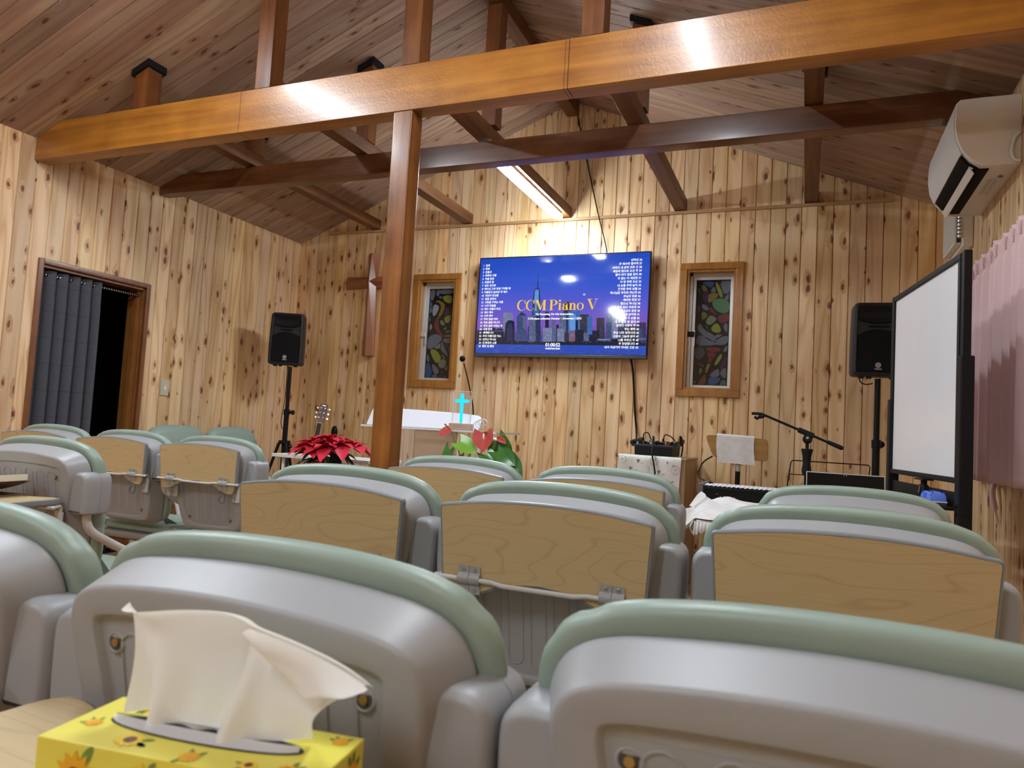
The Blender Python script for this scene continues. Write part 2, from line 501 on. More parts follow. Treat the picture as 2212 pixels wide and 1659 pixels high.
# ------------------------------------------------------------------ windows with leaded film
def film_mats():
    c = dict(k=(.006, .006, .007), gray=(.115, .125, .16), blue=(.035, .075, .20), yg=(.20, .22, .03), olive=(.13, .13, .022), sage=(.15, .165, .11), green=(.07, .17, .075),
             red=(.13, .024, .024), maroon=(.10, .018, .035), purple=(.05, .014, .05), ochre=(.17, .12, .028), teal=(.05, .10, .13), brown=(.10, .055, .018), white=(.24, .25, .28), dgray=(.06, .06, .07))
    names = list(c); ms = []
    for n in names:
        m = NM('leaded_film_' + n)
        m.set(Base_Color=tuple(x * .75 for x in c[n]), Roughness=.16, Specular_IOR_Level=.5)
        ms.append(m.m)
    return names, ms
FN, FM = film_mats()
F_LEFT = ((308, 308), (622, 300), (232, 1488), (545, 1492), [
 ('gray', [(320,320),(380,322),(345,460),(315,440)]), ('gray', [(395,322),(435,320),(420,395),(385,400)]), ('gray', [(440,322),(585,315),(595,370),(440,378)]),
 ('teal', [(405,415),(462,400),(457,445)]), ('yg', [(475,405),(575,400),(570,490),(530,495),(480,460)]), ('yg', [(372,492),(405,455),(410,475)]),
 ('ochre', [(400,480),(425,472),(500,525),(435,668),(405,665),(455,540)]), ('blue', [(312,460),(338,500),(332,560),(306,550)]),
 ('white', [(350,525),(395,525),(418,560),(370,660),(338,650)]), ('purple', [(510,550),(550,600),(540,640),(470,660)]), ('gray', [(305,560),(332,572),(328,612),(303,632)]),
 ('yg', [(480,690),(555,655),(550,740),(500,760)]), ('sage', [(443,715),(482,760),(480,795),(433,772)]), ('ochre', [(372,718),(415,678),(418,702)]),
 ('red', [(380,730),(420,715),(412,820),(455,905),(485,930),(440,925),(380,860),(358,790)]), ('ochre', [(485,922),(578,908),(578,942),(490,945)]), ('blue', [(300,665),(316,690),(305,745),(290,740)]),
 ('white', [(315,770),(330,810),(308,865),(303,810)]), ('sage', [(495,810),(510,835),(465,860)]), ('gray', [(492,870),(572,848),(578,882),(508,888)]),
 ('gray', [(300,950),(370,915),(435,945),(440,985),(370,1060),(315,1095),(280,1080),(285,1000)]), ('sage', [(440,1020),(435,1098),(345,1097)]), ('gray', [(470,968),(573,962),(573,1022),(475,1017)]),
 ('gray', [(455,1000),(475,1080),(522,1185),(480,1162),(428,1092)]), ('purple', [(470,1035),(547,1038),(515,1088)]), ('brown', [(520,1090),(562,1058),(562,1185)]),
 ('yg', [(308,1125),(360,1118),(400,1150),(437,1220),(390,1287),(345,1230)]), ('olive', [(442,1162),(498,1228),(458,1222)]), ('sage', [(425,1260),(470,1238),(502,1270),(465,1357),(403,1320)]),
 ('gray', [(268,1165),(297,1230),(290,1272),(263,1258)]), ('gray', [(328,1288),(412,1380),(385,1433),(343,1412)]), ('blue', [(260,1300),(295,1300),(322,1400),(300,1482),(248,1477)]),
 ('teal', [(330,1450),(365,1433),(392,1460),(380,1486),(328,1486)]), ('purple', [(413,1438),(462,1448),(440,1488),(398,1480)]), ('dgray', [(468,1450),(507,1453),(495,1487)]),
 ('olive', [(510,1308),(512,1382),(478,1372)]), ('brown', [(428,1388),(472,1410),(448,1420)]), ('dgray', [(590,750),(590,840),(550,830)])])
F_RIGHT = ((318, 262), (748, 258), (250, 1472), (680, 1485), [
 ('blue', [(380,285),(545,280),(500,345),(455,332)]), ('olive', [(380,318),(425,328),(450,387),(388,387)]), ('gray', [(530,328),(562,402),(486,400)]),
 ('yg', [(575,288),(638,420),(630,458),(605,452),(553,320)]), ('gray', [(613,280),(742,278),(717,402),(680,415),(648,402)]), ('gray', [(707,425),(714,452),(700,498),(652,480)]),
 ('purple', [(388,400),(450,393),(462,420),(440,525),(396,482)]), ('ochre', [(468,418),(573,418),(572,458),(480,518),(461,502)]),
 ('green', [(518,520),(560,490),(640,485),(698,515),(710,580),(680,632),(600,627),(538,582)]), ('gray', [(388,533),(458,575),(452,613),(383,592)]), ('maroon', [(480,562),(563,650),(550,665),(472,617)]),
 ('red', [(567,685),(702,643),(707,722),(640,757),(608,752)]), ('olive', [(380,620),(453,660),(395,718),(376,692)]), ('sage', [(480,668),(548,700),(542,732),(470,780),(425,742)]),
 ('yg', [(568,750),(617,860),(520,860),(490,812)]), ('gray', [(638,788),(692,756),(687,857),(668,852)]), ('olive', [(412,773),(448,805),(442,823)]), ('olive', [(455,820),(488,842),(470,840)]),
 ('gray', [(365,765),(400,840),(520,890),(534,962),(440,937),(322,832)]), ('gray', [(538,892),(642,886),(545,938)]), ('gray', [(692,893),(688,992),(560,1007),(547,955)]),
 ('gray', [(322,918),(380,903),(537,985),(532,1004),(306,1012)]), ('dgray', [(285,1048),(360,1028),(413,1100),(325,1183),(278,1112)]), ('red', [(428,1033),(613,1043),(560,1092),(440,1072)]),
 ('red', [(438,1090),(548,1100),(520,1152),(453,1152)]), ('red', [(458,1158),(507,1153),(480,1218),(443,1212)]), ('gray', [(692,1000),(682,1082),(627,1077)]),
 ('yg', [(600,1108),(620,1140),(562,1228),(522,1228)]), ('purple', [(682,1128),(662,1252),(592,1292),(608,1220)]), ('ochre', [(438,1215),(482,1215),(430,1322),(410,1317)]),
 ('maroon', [(288,1237),(340,1208),(397,1250),(380,1262),(340,1237)]), ('olive', [(338,1268),(378,1290),(333,1358)]), ('gray', [(570,1268),(582,1340),(560,1368),(452,1364)]),
 ('gray', [(667,1258),(662,1392),(598,1342),(608,1300)]), ('blue', [(458,1378),(583,1378),(577,1422),(500,1467),(453,1462)]), ('teal', [(608,1408),(662,1406),(657,1480),(587,1472)]),
 ('brown', [(395,1348),(417,1370),(402,1467),(306,1467)]), ('brown', [(263,1408),(302,1430),(258,1462)]), ('dgray', [(330,360),(362,362),(360,440)]), ('dgray', [(325,560),(352,558),(345,640)])])
for i, ((x0, x1, z0, z1), F) in enumerate(zip(WINS, (F_LEFT, F_RIGHT))):
    m = MB(M_CASING)
    for p, q in (((x0, z0), (x1, z0 + CAS)), ((x0, z1 - CAS), (x1, z1)), ((x0, z0 + CAS), (x0 + CAS, z1 - CAS)), ((x1 - CAS, z0 + CAS), (x1, z1 - CAS))):
        m.b2((p[0], YB - .016, p[1]), (q[0], YB + .002, q[1]), b=.003)
    w = struct('window_%d' % (i + 1), m)
    ix0, ix1, iz0, iz1 = x0 + .044, x1 - .044, z0 + .044, z1 - .044
    r = MB(M_CASING)                                            # inner lining set back from the casing
    t = .026
    for p, q in (((ix0, iz0), (ix1, iz0 + t)), ((ix0, iz1 - t), (ix1, iz1)), ((ix0, iz0 + t), (ix0 + t, iz1 - t)), ((ix1 - t, iz0 + t), (ix1, iz1 - t))):
        r.b2((p[0], YB - .006, p[1]), (q[0], YB + .085, q[1]))
    part('lining', r, w)
    jx0, jx1, jz0, jz1 = ix0 + t, ix1 - t, iz0 + t, iz1 - t
    s = MB(M_ALU)                                               # aluminium sash with a double left rail
    s.b2((jx0, YB + .05, jz0), (jx0 + .022, YB + .10, jz1), b=.002)
    s.b2((jx0 + .024, YB + .06, jz0), (jx0 + .047, YB + .10, jz1), b=.002)
    s.b2((jx1 - .028, YB + .06, jz0), (jx1, YB + .10, jz1), b=.002)
    s.b2((jx0 + .047, YB + .06, jz0), (jx1 - .028, YB + .10, jz0 + .024), b=.002)
    s.b2((jx0, YB + .05, jz1 - .022), (jx1, YB + .10, jz1), b=.002)
    s.b2((jx0 + .047, YB + .06, jz1 - .05), (jx1 - .028, YB + .10, jz1 - .022), b=.002)
    part('sash_frame', s, w)
    l = MB(M_ALU, M_BLACKP)
    zm = (jz0 + jz1) / 2 - .02
    l.b2((jx0 - .002, YB + .035, zm - .03), (jx0 + .05, YB + .062, zm + .01), 1 if i else 0, b=.004)
    l.b2((jx0 + .045, YB + .04, zm - .10), (jx0 + .053, YB + .056, zm + .02), 0, b=.002)
    part('latch', l, w)
    g = MB(*FM)
    px0, px1, pz0, pz1 = jx0 + .046, jx1 - .027, jz0 + .022, jz1 - .049
    g.b2((px0, YB + .075, pz0), (px1, YB + .085, pz1))
    tl, tr, bl, br_, polys = F
    for c, P in polys:
        Q = []
        P = [Vector(p) for p in P]; cen = sum(P, Vector((0, 0))) / len(P)
        for X, Y in [cen + (p - cen) * 1.17 for p in chaikin(P, 2)]:
            v = (Y - tl[1]) / (bl[1] - tl[1])
            xa = tl[0] + (bl[0] - tl[0]) * v; xb = tr[0] + (br_[0] - tr[0]) * v
            u = min(.985, max(.015, (X - xa) / (xb - xa))); v = min(.99, max(.01, v))
            Q.append((px0 + (px1 - px0) * u, YB + .0742, pz1 + (pz0 - pz1) * v))
        g.poly(Q, FN.index(c))
    part('leaded_pane', g, w, smooth=False, fix=False)
    bk = MB(M_HALL); bk.b2((ix0, YB + .105, iz0), (ix1, YB + .11, iz1)); part('outer_night_panel', bk, w)

# ------------------------------------------------------------------ doorway
m = MB(M_DOORW)
y0, y1, _, z1 = DOOR
for p, q in (((y0, 0), (y0 + .034, z1)), ((y1 - .034, 0), (y1, z1)), ((y0 + .034, z1 - .034), (y1 - .034, z1))):
    m.b2((XL - .02, p[0], p[1]), (XL + .014, q[0], q[1]), b=.004)
d = struct('door_1', m)
j = MB(M_JAMB)
for p, q in (((y0 + .02, 0), (y0 + .042, z1 - .03)), ((y1 - .042, 0), (y1 - .02, z1 - .03)), ((y0 + .042, z1 - .052), (y1 - .042, z1 - .03))):
    j.b2((XL - .17, p[0], p[1]), (XL - .012, q[0], q[1]), b=.002)
j.b2((XL - .10, y1 - .056, 0), (XL - .055, y1 - .042, z1 - .052))
part('jamb', j, d)
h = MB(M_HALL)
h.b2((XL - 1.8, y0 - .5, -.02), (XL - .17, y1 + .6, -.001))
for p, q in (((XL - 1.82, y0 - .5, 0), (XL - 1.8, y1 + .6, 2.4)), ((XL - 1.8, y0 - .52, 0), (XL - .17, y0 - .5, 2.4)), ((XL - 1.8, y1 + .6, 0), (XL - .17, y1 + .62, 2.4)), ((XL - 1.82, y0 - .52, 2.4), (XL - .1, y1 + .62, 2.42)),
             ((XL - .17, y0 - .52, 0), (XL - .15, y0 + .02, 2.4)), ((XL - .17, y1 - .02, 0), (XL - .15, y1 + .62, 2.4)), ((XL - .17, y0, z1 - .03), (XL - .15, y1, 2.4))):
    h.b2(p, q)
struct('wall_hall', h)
m = MB(M_BLACK, M_CHROME)
m.tube([(XL - .055, y0 + .042, 1.888), (XL - .055, y1 - .0421, 1.888)], .009, 12, 0)
for k in range(40):
    yy = y0 + .05 + k * (y1 - y0 - .10) / 39
    m.tube([(XL - .055, yy, 1.888), (XL - .055, yy + .006, 1.888)], .0098, 10, 1)
single('curtain_rod', m, 'thin black and silver tension rod across the dark doorway', 'curtain rod')
def cloth_gray():
    m = NM('charcoal_curtain_cloth')
    o = m.xyz(m.obj())
    st = m.step(m.math('PINGPONG', m.math('MULTIPLY', o[2], 11.5), 1.0), .965, .995)
    n = m.noise(m.comb(m.math('MULTIPLY', m.math('ADD', o[1], o[2]), 300.0), m.math('MULTIPLY', o[2], 60.0), 0.0), 1.0, 2.0)
    base = m.mix(n, (.060, .062, .075), (.095, .098, .115))
    m.set(Base_Color=m.mix(m.math('MULTIPLY', st, .55), base, (.03, .03, .036)), Roughness=.85, Specular_IOR_Level=.2)
    m.bump(n, .15, .001)
    return m.m
m = MB(cloth_gray())
def gcurt(u, v):
    ph = u * 5.0 * 2 * PI
    yy = y0 + .048 + u * .43 + .012 * sin(ph + .6) + .012 * (1 - v) * sin(u * 9)
    xx = XL - .055 + (.030 + .006 * sin(v * 3)) * cos(ph) * (1 if v < .9 else .9)
    return (xx, yy, .06 + v * 1.858)
m.grid(gcurt, 120, 26)
o = single('door_curtain', m, 'charcoal pleated curtain pulled to the left of the dark doorway', 'curtain', fix=False, ang=80)
o.modifiers.new('t', 'SOLIDIFY').thickness = .0025
m = MB(flat('switch_plate', (.55, .50, .38), .45), flat('switch_label', (.8, .8, .76), .5), flat('switch_key', (.60, .55, .44), .4))
m.b2((XL + .0005, 4.075, 1.155), (XL + .009, 4.150, 1.278), 0, b=.003)
m.b2((XL + .009, 4.098, 1.185), (XL + .012, 4.128, 1.250), 2, b=.002)
m.b2((XL + .0121, 4.103, 1.205), (XL + .0125, 4.124, 1.228), 1)
single('light_switch', m, 'beige wall switch plate with white sticker beside the doorway', 'light switch')

# ------------------------------------------------------------------ roof timbers
BY0, BY1, BZ0, BZ1 = 2.96, 3.065, 2.587, 2.822
m = MB(M_AMBER, M_BLACK)
def beam_out(x0, x1, zb, zt):
    o = [(x0, zb), (x1, zb)]
    def end(x, s):
        e = min(zt, zc(x) - .003)
        if e < zt - 1e-4:
            xx = x
            k = (zt - (ZR - .003)) / -SL
            xr = XC + s * k
            return [(x, e), (xr, zt)]
        return [(x, zt)]
    return o + end(x1, 1) + end(x0, -1)[::-1]
m.prism(beam_out(XL + .002, XR - .002, BZ0, BZ1), [(BY0, .004), (BY0 + .004, 0), (BY1 - .004, 0), (BY1, .004)])
for xx, ww in ((-2.93, .002), (-1.035, .003), (-1.052, .0015)):
    m.b2((xx, BY0 - .0006, BZ0 + .003), (xx + ww, BY0 + .002, BZ1 - .003), 1)
    m.b2((xx, BY0 + .002, BZ0 - .0006), (xx + ww, BY1 - .003, BZ0 + .002), 1)
single('roof_beam', m, 'big glossy amber beam crossing the room above the post', 'beam')
m = MB(M_DARK_X)
FY0, FY1, FZ0, FZ1 = 3.91, 4.005, 2.676, 2.815
m.prism(beam_out(XL + .002, XR - .002, FZ0, FZ1), [(FY0, .004), (FY0 + .004, 0), (FY1 - .004, 0), (FY1, .004)])
single('roof_beam', m, 'thin dark brown beam farther back, behind the amber one', 'beam')
m = MB(M_AMBER_Z)
m.b2((-1.935, 2.957, .001), (-1.830, 3.062, BZ0 - .001), b=.006)
single('wooden_post', m, 'varnished square post from the floor to the amber beam', 'post')
JX = [-3.745, -2.80, -1.895, -.952, -.010]
NAMES = ['leftmost', 'second from left', 'middle', 'second from right', 'rightmost']
for x, n in zip(JX, NAMES):
    m = MB(M_DARK_Y)
    m.b2((x - .047, BY1 - .001, 2.826), (x + .047, YB - .001, 2.912), b=.004)
    single('ceiling_joist', m, '%s brown joist from amber beam to the boarded back wall' % n, 'joist', 'joists running to the back wall')
for x, n in zip(JX, NAMES):
    top = ZR - .127 if abs(x - XC) < .1 else 99
    m = MB(M_DARK_Z)
    sx = x + (.035 if x < XC - .1 else .02)
    def strut(mb, sx, sy, z0, w):
        a = w / 2
        V = []
        for (i, j) in ((-a, -a), (a, -a), (a, a), (-a, a)): V.append((sx + i, sy + j, z0))
        for (i, j) in ((-a, -a), (a, -a), (a, a), (-a, a)): V.append((sx + i, sy + j, min(top, zc(sx + i) - .004)))
        mb.add(V, [[3, 2, 1, 0], [4, 5, 6, 7], [0, 1, 5, 4], [1, 2, 6, 5], [2, 3, 7, 6], [3, 0, 4, 7]])
    def plate(sx, sy, w):
        k = MB(M_BLACK)
        a = w / 2 + .016
        for i0, j0, i1, j1 in ((-a, -a, a, -a + .016), (-a, a - .016, a, a), (-a, -a + .016, -a + .016, a - .016), (a - .016, -a + .016, a, a - .016)):
            V = [(sx + i, sy + j, zc(sx + i) - dz) for dz in (.042, .003) for i, j in ((i0, j0), (i1, j0), (i1, j1), (i0, j1))]
            k.add(V, [[3, 2, 1, 0], [4, 5, 6, 7], [0, 1, 5, 4], [1, 2, 6, 5], [2, 3, 7, 6], [3, 0, 4, 7]])
        return k
    if 1:
        t = thing('roof_strut', '%s upright strut standing on the amber beam' % n, 'strut', group='struts on the amber beam')
        nx = {0: -3.712, 1: -2.788, 2: -1.862, 3: -.930, 4: -.005}[JX.index(x)]
        strut(m, nx, 3.012, BZ1 + .001, .100); part('upright', m, t, smooth=False)
        if JX.index(x) != 2: part('black_collar', plate(nx, 3.012, .100), t, smooth=False)
    m = MB(M_DARK_Z)
    t = thing('roof_strut', '%s dark upright strut above the thin far beam' % n, 'strut', group='struts on the far beam')
    fx = {0: -3.745, 1: -2.795, 2: -1.870, 3: -.940, 4: -.01}[JX.index(x)]
    strut(m, fx, 3.957, 2.914, .094); part('upright', m, t, smooth=False)
    if JX.index(x) != 2: part('black_collar', plate(fx, 3.957, .094), t, smooth=False)
m = MB(M_DARK_Y)
m.b2((XC - .05, 3.0, ZR - .125), (XC + .05, YB - .001, ZR - .022), b=.003)
single('ridge_beam', m, 'dark ridge beam under the peak of the boarded roof', 'beam')

# ------------------------------------------------------------------ lecture chairs
def plastic(name, c, rough=.42, bump=.10):
    m = NM(name)
    n = m.noise(m.obj(), 420.0, 2.0)
    n2 = m.noise(m.obj(), 6.0, 2.0)
    m.set(Base_Color=m.mix(n2, [x * .96 for x in c], [x * 1.03 for x in c]), Roughness=rough, Specular_IOR_Level=.45)
    m.bump(n, bump, .0008)
    return m.m
M_SHELL = plastic('grey_moulded_plastic', (.33, .338, .353))
M_EDGE = plastic('blue_grey_edging', (.215, .235, .265), .4, .05)
M_TUBE = flat('warm_grey_enamel', (.54, .53, .52), .3)
M_SCREW = flat('screw_steel', (.55, .52, .45), .25, 1.0)
M_BRASS = flat('brass_screw', (.45, .30, .12), .35, .9)
M_HOLE = flat('screw_hole_dark', (.06, .055, .05), .7)
M_BRACKET = plastic('bracket_plastic', (.33, .335, .34), .35, .02)
def vinyl():
    m = NM('sage_green_vinyl')
    o = m.obj()
    n = m.noise(o, 9.0, 3.0); f = m.noise(o, 260.0, 3.0)
    m.set(Base_Color=m.mix(n, (.235, .315, .265), (.305, .395, .34)), Roughness=m.math('ADD', .36, m.math('MULTIPLY', n, .12)), Specular_IOR_Level=.5)
    m.bump(f, .22, .0012)
    return m.m
M_VINYL = vinyl()
def laminate():
    m = NM('beech_laminate')
    oi = m.n('ShaderNodeObjectInfo').outputs['Random']
    o = m.xyz(m.obj())
    x = m.math('ADD', o[0], m.math('MULTIPLY', oi, 3.0)); z = m.math('ADD', o[2], o[1])
    b = m.noise(m.comb(m.math('MULTIPLY', x, 2.0), m.math('MULTIPLY', z, 9.0), m.math('MULTIPLY', oi, 9.0)), 1.0, 1.4)
    lines = m.step(m.math('PINGPONG', m.math('MULTIPLY', b, 32.0), 1.0), .80, .99)
    f = m.noise(m.comb(m.math('MULTIPLY', x, 14.0), m.math('MULTIPLY', z, 330.0), 0.0), 1.0, 3.0)
    base = m.mix(f, (.47, .345, .175), (.575, .44, .235))
    m.set(Base_Color=m.mix(m.math('MULTIPLY', lines, .34), base, (.36, .235, .10)), Roughness=.42, Specular_IOR_Level=.4)
    return m.m
M_LAM = laminate()

NSH = 200
def sym(h, it=3):
    """closed outline from its right half (bottom middle to top middle)"""
    h = [Vector(p) for p in h]
    return resample(chaikin(h + [Vector((-p.x, p.y)) for p in h[-2:0:-1]], it), NSH)
shell_o = sym([(0, .489), (.06, .489), (.125, .490), (.168, .500), (.188, .545), (.206, .64), (.222, .73), (.234, .80), (.237, .845), (.222, .882), (.185, .902), (.12, .910), (.06, .914), (0, .9155)])
panel_o = sym([(0, .528), (.06, .528), (.115, .533), (.140, .56), (.160, .68), (.174, .80), (.180, .842), (.172, .853), (.12, .858), (.06, .861), (0, .862)])
cush_o = sym([(0, .504), (.07, .504), (.135, .506), (.182, .520), (.204, .57), (.222, .66), (.238, .75), (.248, .82), (.246, .866), (.226, .900), (.18, .921), (.12, .930), (.06, .934), (0, .935)])
def at_y(o, y, d=0.0): return [(p.x, y, p.y) for p in inset(o, d)]
def lean(p): return (p[0], p[1] - .18 * (p[2] - .75), p[2])      # the backrest leans back
MESH = {}
def cached(name, fn, **k):
    if name not in MESH: MESH[name] = fn().mesh(name.split('/')[0], **k)
    return MESH[name]
def g_shell():
    m = MB(M_SHELL)
    R = [at_y(panel_o, .0075, .012), at_y(panel_o, .0075, .006), at_y(panel_o, .0010, .0025), at_y(panel_o, .0)]
    mid = [(a.lerp(b, .5)) for a, b in zip(panel_o, inset(shell_o, .03))]
    R += [at_y(mid, -.001), at_y(shell_o, .0, .031), at_y(shell_o, .0006, .0265), at_y(shell_o, .0026, .0230), at_y(shell_o, .0065, .0205), at_y(shell_o, .030, .0115), at_y(shell_o, .058, .0015), at_y(shell_o, .062, 0), at_y(shell_o, .066, .001), at_y(shell_o, .068, .004)]
    m.rings([[lean(p) for p in r] for r in R])
    return m
def g_ribs():
    m = MB(M_SHELL)
    for k in range(6):
        x = -.1275 + k * .051
        w = .0165
        zt, zb = .826 - abs(x) * .06, .566 + abs(x) ** 2 * .6
        P = [(x + w * cos(PI * t / 10), .0072, zt + w * sin(PI * t / 10)) for t in range(11)] + [(x - w * cos(PI * t / 10), .0072, zb - w * sin(PI * t / 10)) for t in range(11)]
        m.tube([lean(p) for p in P + [P[0]]], .0016, 6, cap=False)
    return m
HOLES = ((.152, .822), (-.152, .822), (.118, .565), (-.118, .565))
def g_hole(i):
    m = MB(M_HOLE, M_SHELL, M_BRASS)
    for x, z in HOLES[i:i + 1]:
        m.T = Matrix.Translation((0, -.18 * (z - .75), 0))
        n = 16
        ring = lambda r, y: [(x + r * cos(2 * PI * k / n), y, z + r * sin(2 * PI * k / n)) for k in range(n)]
        m.rings([ring(.0125, .0078), ring(.0118, .0062), ring(.0098, .0052), ring(.0088, .0066)], False, False, 1)
        m.rings([ring(.0088, .0066), ring(.0046, .0067)], False, False, 0)
        m.rings([ring(.0046, .0067), ring(.0044, .0045)], False, True, 2)
    return m
def g_cushion():
    m = MB(M_VINYL)
    R = []
    for y, d, wr in ((.0685, .028, 0), (.0688, .010, 0), (.0705, .002, .3), (.077, -.004, 1), (.088, -.007, 1), (.101, -.003, 1), (.113, .008, .6), (.121, .024, .2), (.126, -.8, 0), (.129, -.45, 0)):
        o = inset(cush_o, d) if d > -.1 else [Vector((p.x * -d, .72 + (p.y - .72) * -d)) for p in cush_o]
        ring = []
        for i, p in enumerate(o):
            q = Vector((p.x, y, p.y))
            c = max(0.0, 1 - ((abs(p.x) - .225) / .04) ** 2) * (1 if p.y > .66 else 0)
            q -= Vector((p.x, 0, p.y - .7)).normalized() * .0042 * wr * c * max(0, sin(i * 1.05) * (.6 + .4 * sin(i * .37)))
            ring.append(lean(q))
        R.append(ring)
    m.rings(R)
    return m
def g_sleeve(s):
    m = MB(M_SHELL)
    o = rpoly([(.196 * s, .712, .008), (.264 * s, .712, .008), (.2685 * s, .75, .1), (.2685 * s, .842, .034), (.205 * s, .842, .020)], 6)
    if s < 0: o = o[::-1]
    m.prism(o, [(.004, .012), (.008, .005), (.016, .001), (.026, 0), (.058, 0), (.0588, .0012), (.0600, .0012), (.0608, 0), (.092, 0), (.098, .004)])
    return m
def g_leg(s, front):
    m = MB(M_TUBE, M_BLACKP)
    if front:
        P = spline([(.238 * s, .045, .725), (.238 * s, .045, .69), (.239 * s, .065, .655), (.24 * s, .135, .612), (.241 * s, .26, .54), (.243 * s, .36, .45), (.247 * s, .42, .30), (.25 * s, .45, .012)], 6)
        m.tube(P, .0135, 12)
        m.cyl((.25 * s, .45, .01), .017, .02, 'z', 14, 1)
    else:
        P = spline([(.240 * s, .20, .430), (.241 * s, .10, .30), (.245 * s, -.03, .06), (.246 * s, -.05, .012)], 5)
        m.tube(P, .0125, 12)
        m.cyl((.246 * s, -.05, .01), .016, .02, 'z', 14, 1)
    return m
def g_pan():
    m = MB(M_SHELL)
    o = rpoly([(-.215, .095, .03), (.215, .095, .03), (.222, .46, .07), (-.222, .46, .07)], 6)
    m.prism(o, [(.395, .05), (.398, .03), (.41, .008), (.425, 0), (.436, 0)], 'z')
    return m
def g_seat():
    m = MB(M_VINYL)
    o = rpoly([(-.22, .13, .03), (.22, .13, .03), (.227, .475, .07), (-.227, .475, .07)], 6)
    m.prism(o, [(.4365, .01), (.445, -.002), (.46, -.004), (.475, .004), (.484, .022), (.488, .07)], 'z')
    return m
tab_o = rpoly([(0, .046), (.07, .040), (.12, .020), (.150, .004, .02), (.188, -.004, .02), (.214, .014, .03), (.226, .196, .010), (.12, .211, .05), (0, .216, .1), (-.12, .211, .05), (-.226, .196, .010), (-.214, .014, .03), (-.188, -.004, .02), (-.150, .004, .02), (-.12, .020), (-.07, .040)], 5)
RODZ, RODY = .738, -.064
T_UP = Matrix.Translation((0, -.047, .692)) @ Matrix.Rotation(math.radians(3.5), 4, 'X')
T_DN = Matrix.Translation((0, -.0168, .7535)) @ Matrix.Rotation(math.radians(90), 4, 'X')
def g_tablet(T):
    def f():
        m = MB(M_EDGE, M_LAM)
        # face at -y (towards the row behind) when upright
        m.rings([[(p.x, y, p.y) for p in inset([Vector(q) for q in tab_o], d)] for y, d in ((-.0085, .0045), (-.0072, .0012), (-.004, 0), (.004, 0), (.0072, .0012), (.0085, .0045))], False, False, 0, T)
        0 and m.prism(tab_o, [(-.0085, .0045), (-.0072, .0012), (-.004, 0), (.004, 0), (.0072, .0012), (.0085, .0045)], 'y', 0, T)
        for y in (-.0087, .0087):
            q = [Vector((p.x, y, p.y)) for p in inset([Vector(q) for q in tab_o], .0052)]
            from mathutils.geometry import tessellate_polygon
            m.add(q, [list(f) for f in tessellate_polygon([q])], 1, T)
        return m
    return f
def g_bracket(s, T):
    def f():
        m = MB(M_BRACKET, M_SCREW)
        x = .150 * s
        for dx in (-.0125, .0125):
            # a clip bent over the rod
            pr = [(.026, -.0090), (.026, -.0112), (.013, -.0112), (.009, -.0165), (.004, -.0200), (-.004, -.0200), (-.009, -.0165), (-.013, -.0112), (-.030, -.0112), (-.030, -.0090), (-.012, -.0090), (0, -.015), (.012, -.0090)]
            zr = .0472
            R = [[(x + dx + e, y, zr + z) for z, y in pr] for e in (-.0120, .0120)]
            m.rings(R, T=T)
            for z in (.0195, -.0215):
                m.cyl((x + dx, -.0122, zr + z), .0042, .0022, 'y', 10, 1, T, b=.0008)
        return m
    return f
def g_rod():
    m = MB(M_TUBE, M_SCREW)
    P = [(-.196, -.014, .700), (-.196, -.014, .732), (-.2, -.020, .7375), (-.222, -.050, RODZ), (-.228, -.060, RODZ), (-.221, RODY - .0005, RODZ), (-.10, RODY, RODZ), (-.075, RODY, RODZ - .004), (.075, RODY, RODZ - .004), (.10, RODY, RODZ), (.221, RODY - .0005, RODZ), (.228, -.060, RODZ), (.222, -.050, RODZ), (.2, -.020, .7375), (.196, -.014, .732), (.196, -.014, .700)]
    m.tube(P, .0052, 10)
    for s in (-1, 1):
        m.cyl((.196 * s, -.014, .688), .0095, .062, 'z', 14)
        m.b2((.160 * s, -.0055, .655), (.190 * s, -.0012, .720), 0, b=.001)
        for z in (.666, .709): m.cyl((.172 * s, -.0062, z), .004, .0024, 'y', 10, 1)
    return m
def g_hook():
    m = MB(M_EDGE)
    c = [(.112 + .016 * cos(a), -.017 - .002, .662 + .016 * sin(a)) for a in [PI * (1 + k / 8) for k in range(9)]]
    P = [(.128, -.0015, .72), (.128, -.012, .712), (.128, -.019, .69)] + c[::-1] + [(.098, -.019, .672), (.108, -.019, .676)]
    m.tube(spline(P, 3), .0036, 8)
    return m
def lecture_chair(loc, rz, label, group, tablet='up'):
    t = thing('lecture_chair', label, 'chair', loc, rz, group)
    k = 'chair_'
    sh = link('backrest_shell', cached('backrest_shell', g_shell, ang=50), t)
    link('moulded_ribs', cached('moulded_ribs', g_ribs), sh)
    for i in range(4): link('screw_hole', cached('screw_hole/%d' % i, lambda: g_hole(i), weld=1e-6), sh)
    link('back_cushion', cached('back_cushion', g_cushion, ang=70), t)
    link('seat_pan', cached('seat_pan', g_pan, ang=50), t)
    link('seat_cushion', cached('seat_cushion', g_seat, ang=70), t)
    for s in (-1, 1):
        link('shoulder_sleeve', cached('shoulder_sleeve/%d' % s, lambda: g_sleeve(s), ang=50), t)
        link('leg', cached('leg/f%d' % s, lambda: g_leg(s, True)), t)
        link('leg', cached('leg/r%d' % s, lambda: g_leg(s, False)), t)
    if tablet:
        T = T_UP if tablet == 'up' else T_DN
        tb = link('writing_tablet', cached('writing_tablet/' + tablet, g_tablet(T)), t)
        if tablet == 'down': tb['label'] = 'writing tablet folded down flat'
        for s in (-1, 1): link('hinge_bracket', cached('hinge_bracket/%s%d' % (tablet, s), g_bracket(s, T)), tb)
        link('hinge_rod', cached('hinge_rod', g_rod), t)
        link('bag_hook', cached('bag_hook', g_hook), t)
    return t
RG, LG, FG = 'chairs in the right block', 'chairs in the left block', 'chairs along the left wall'
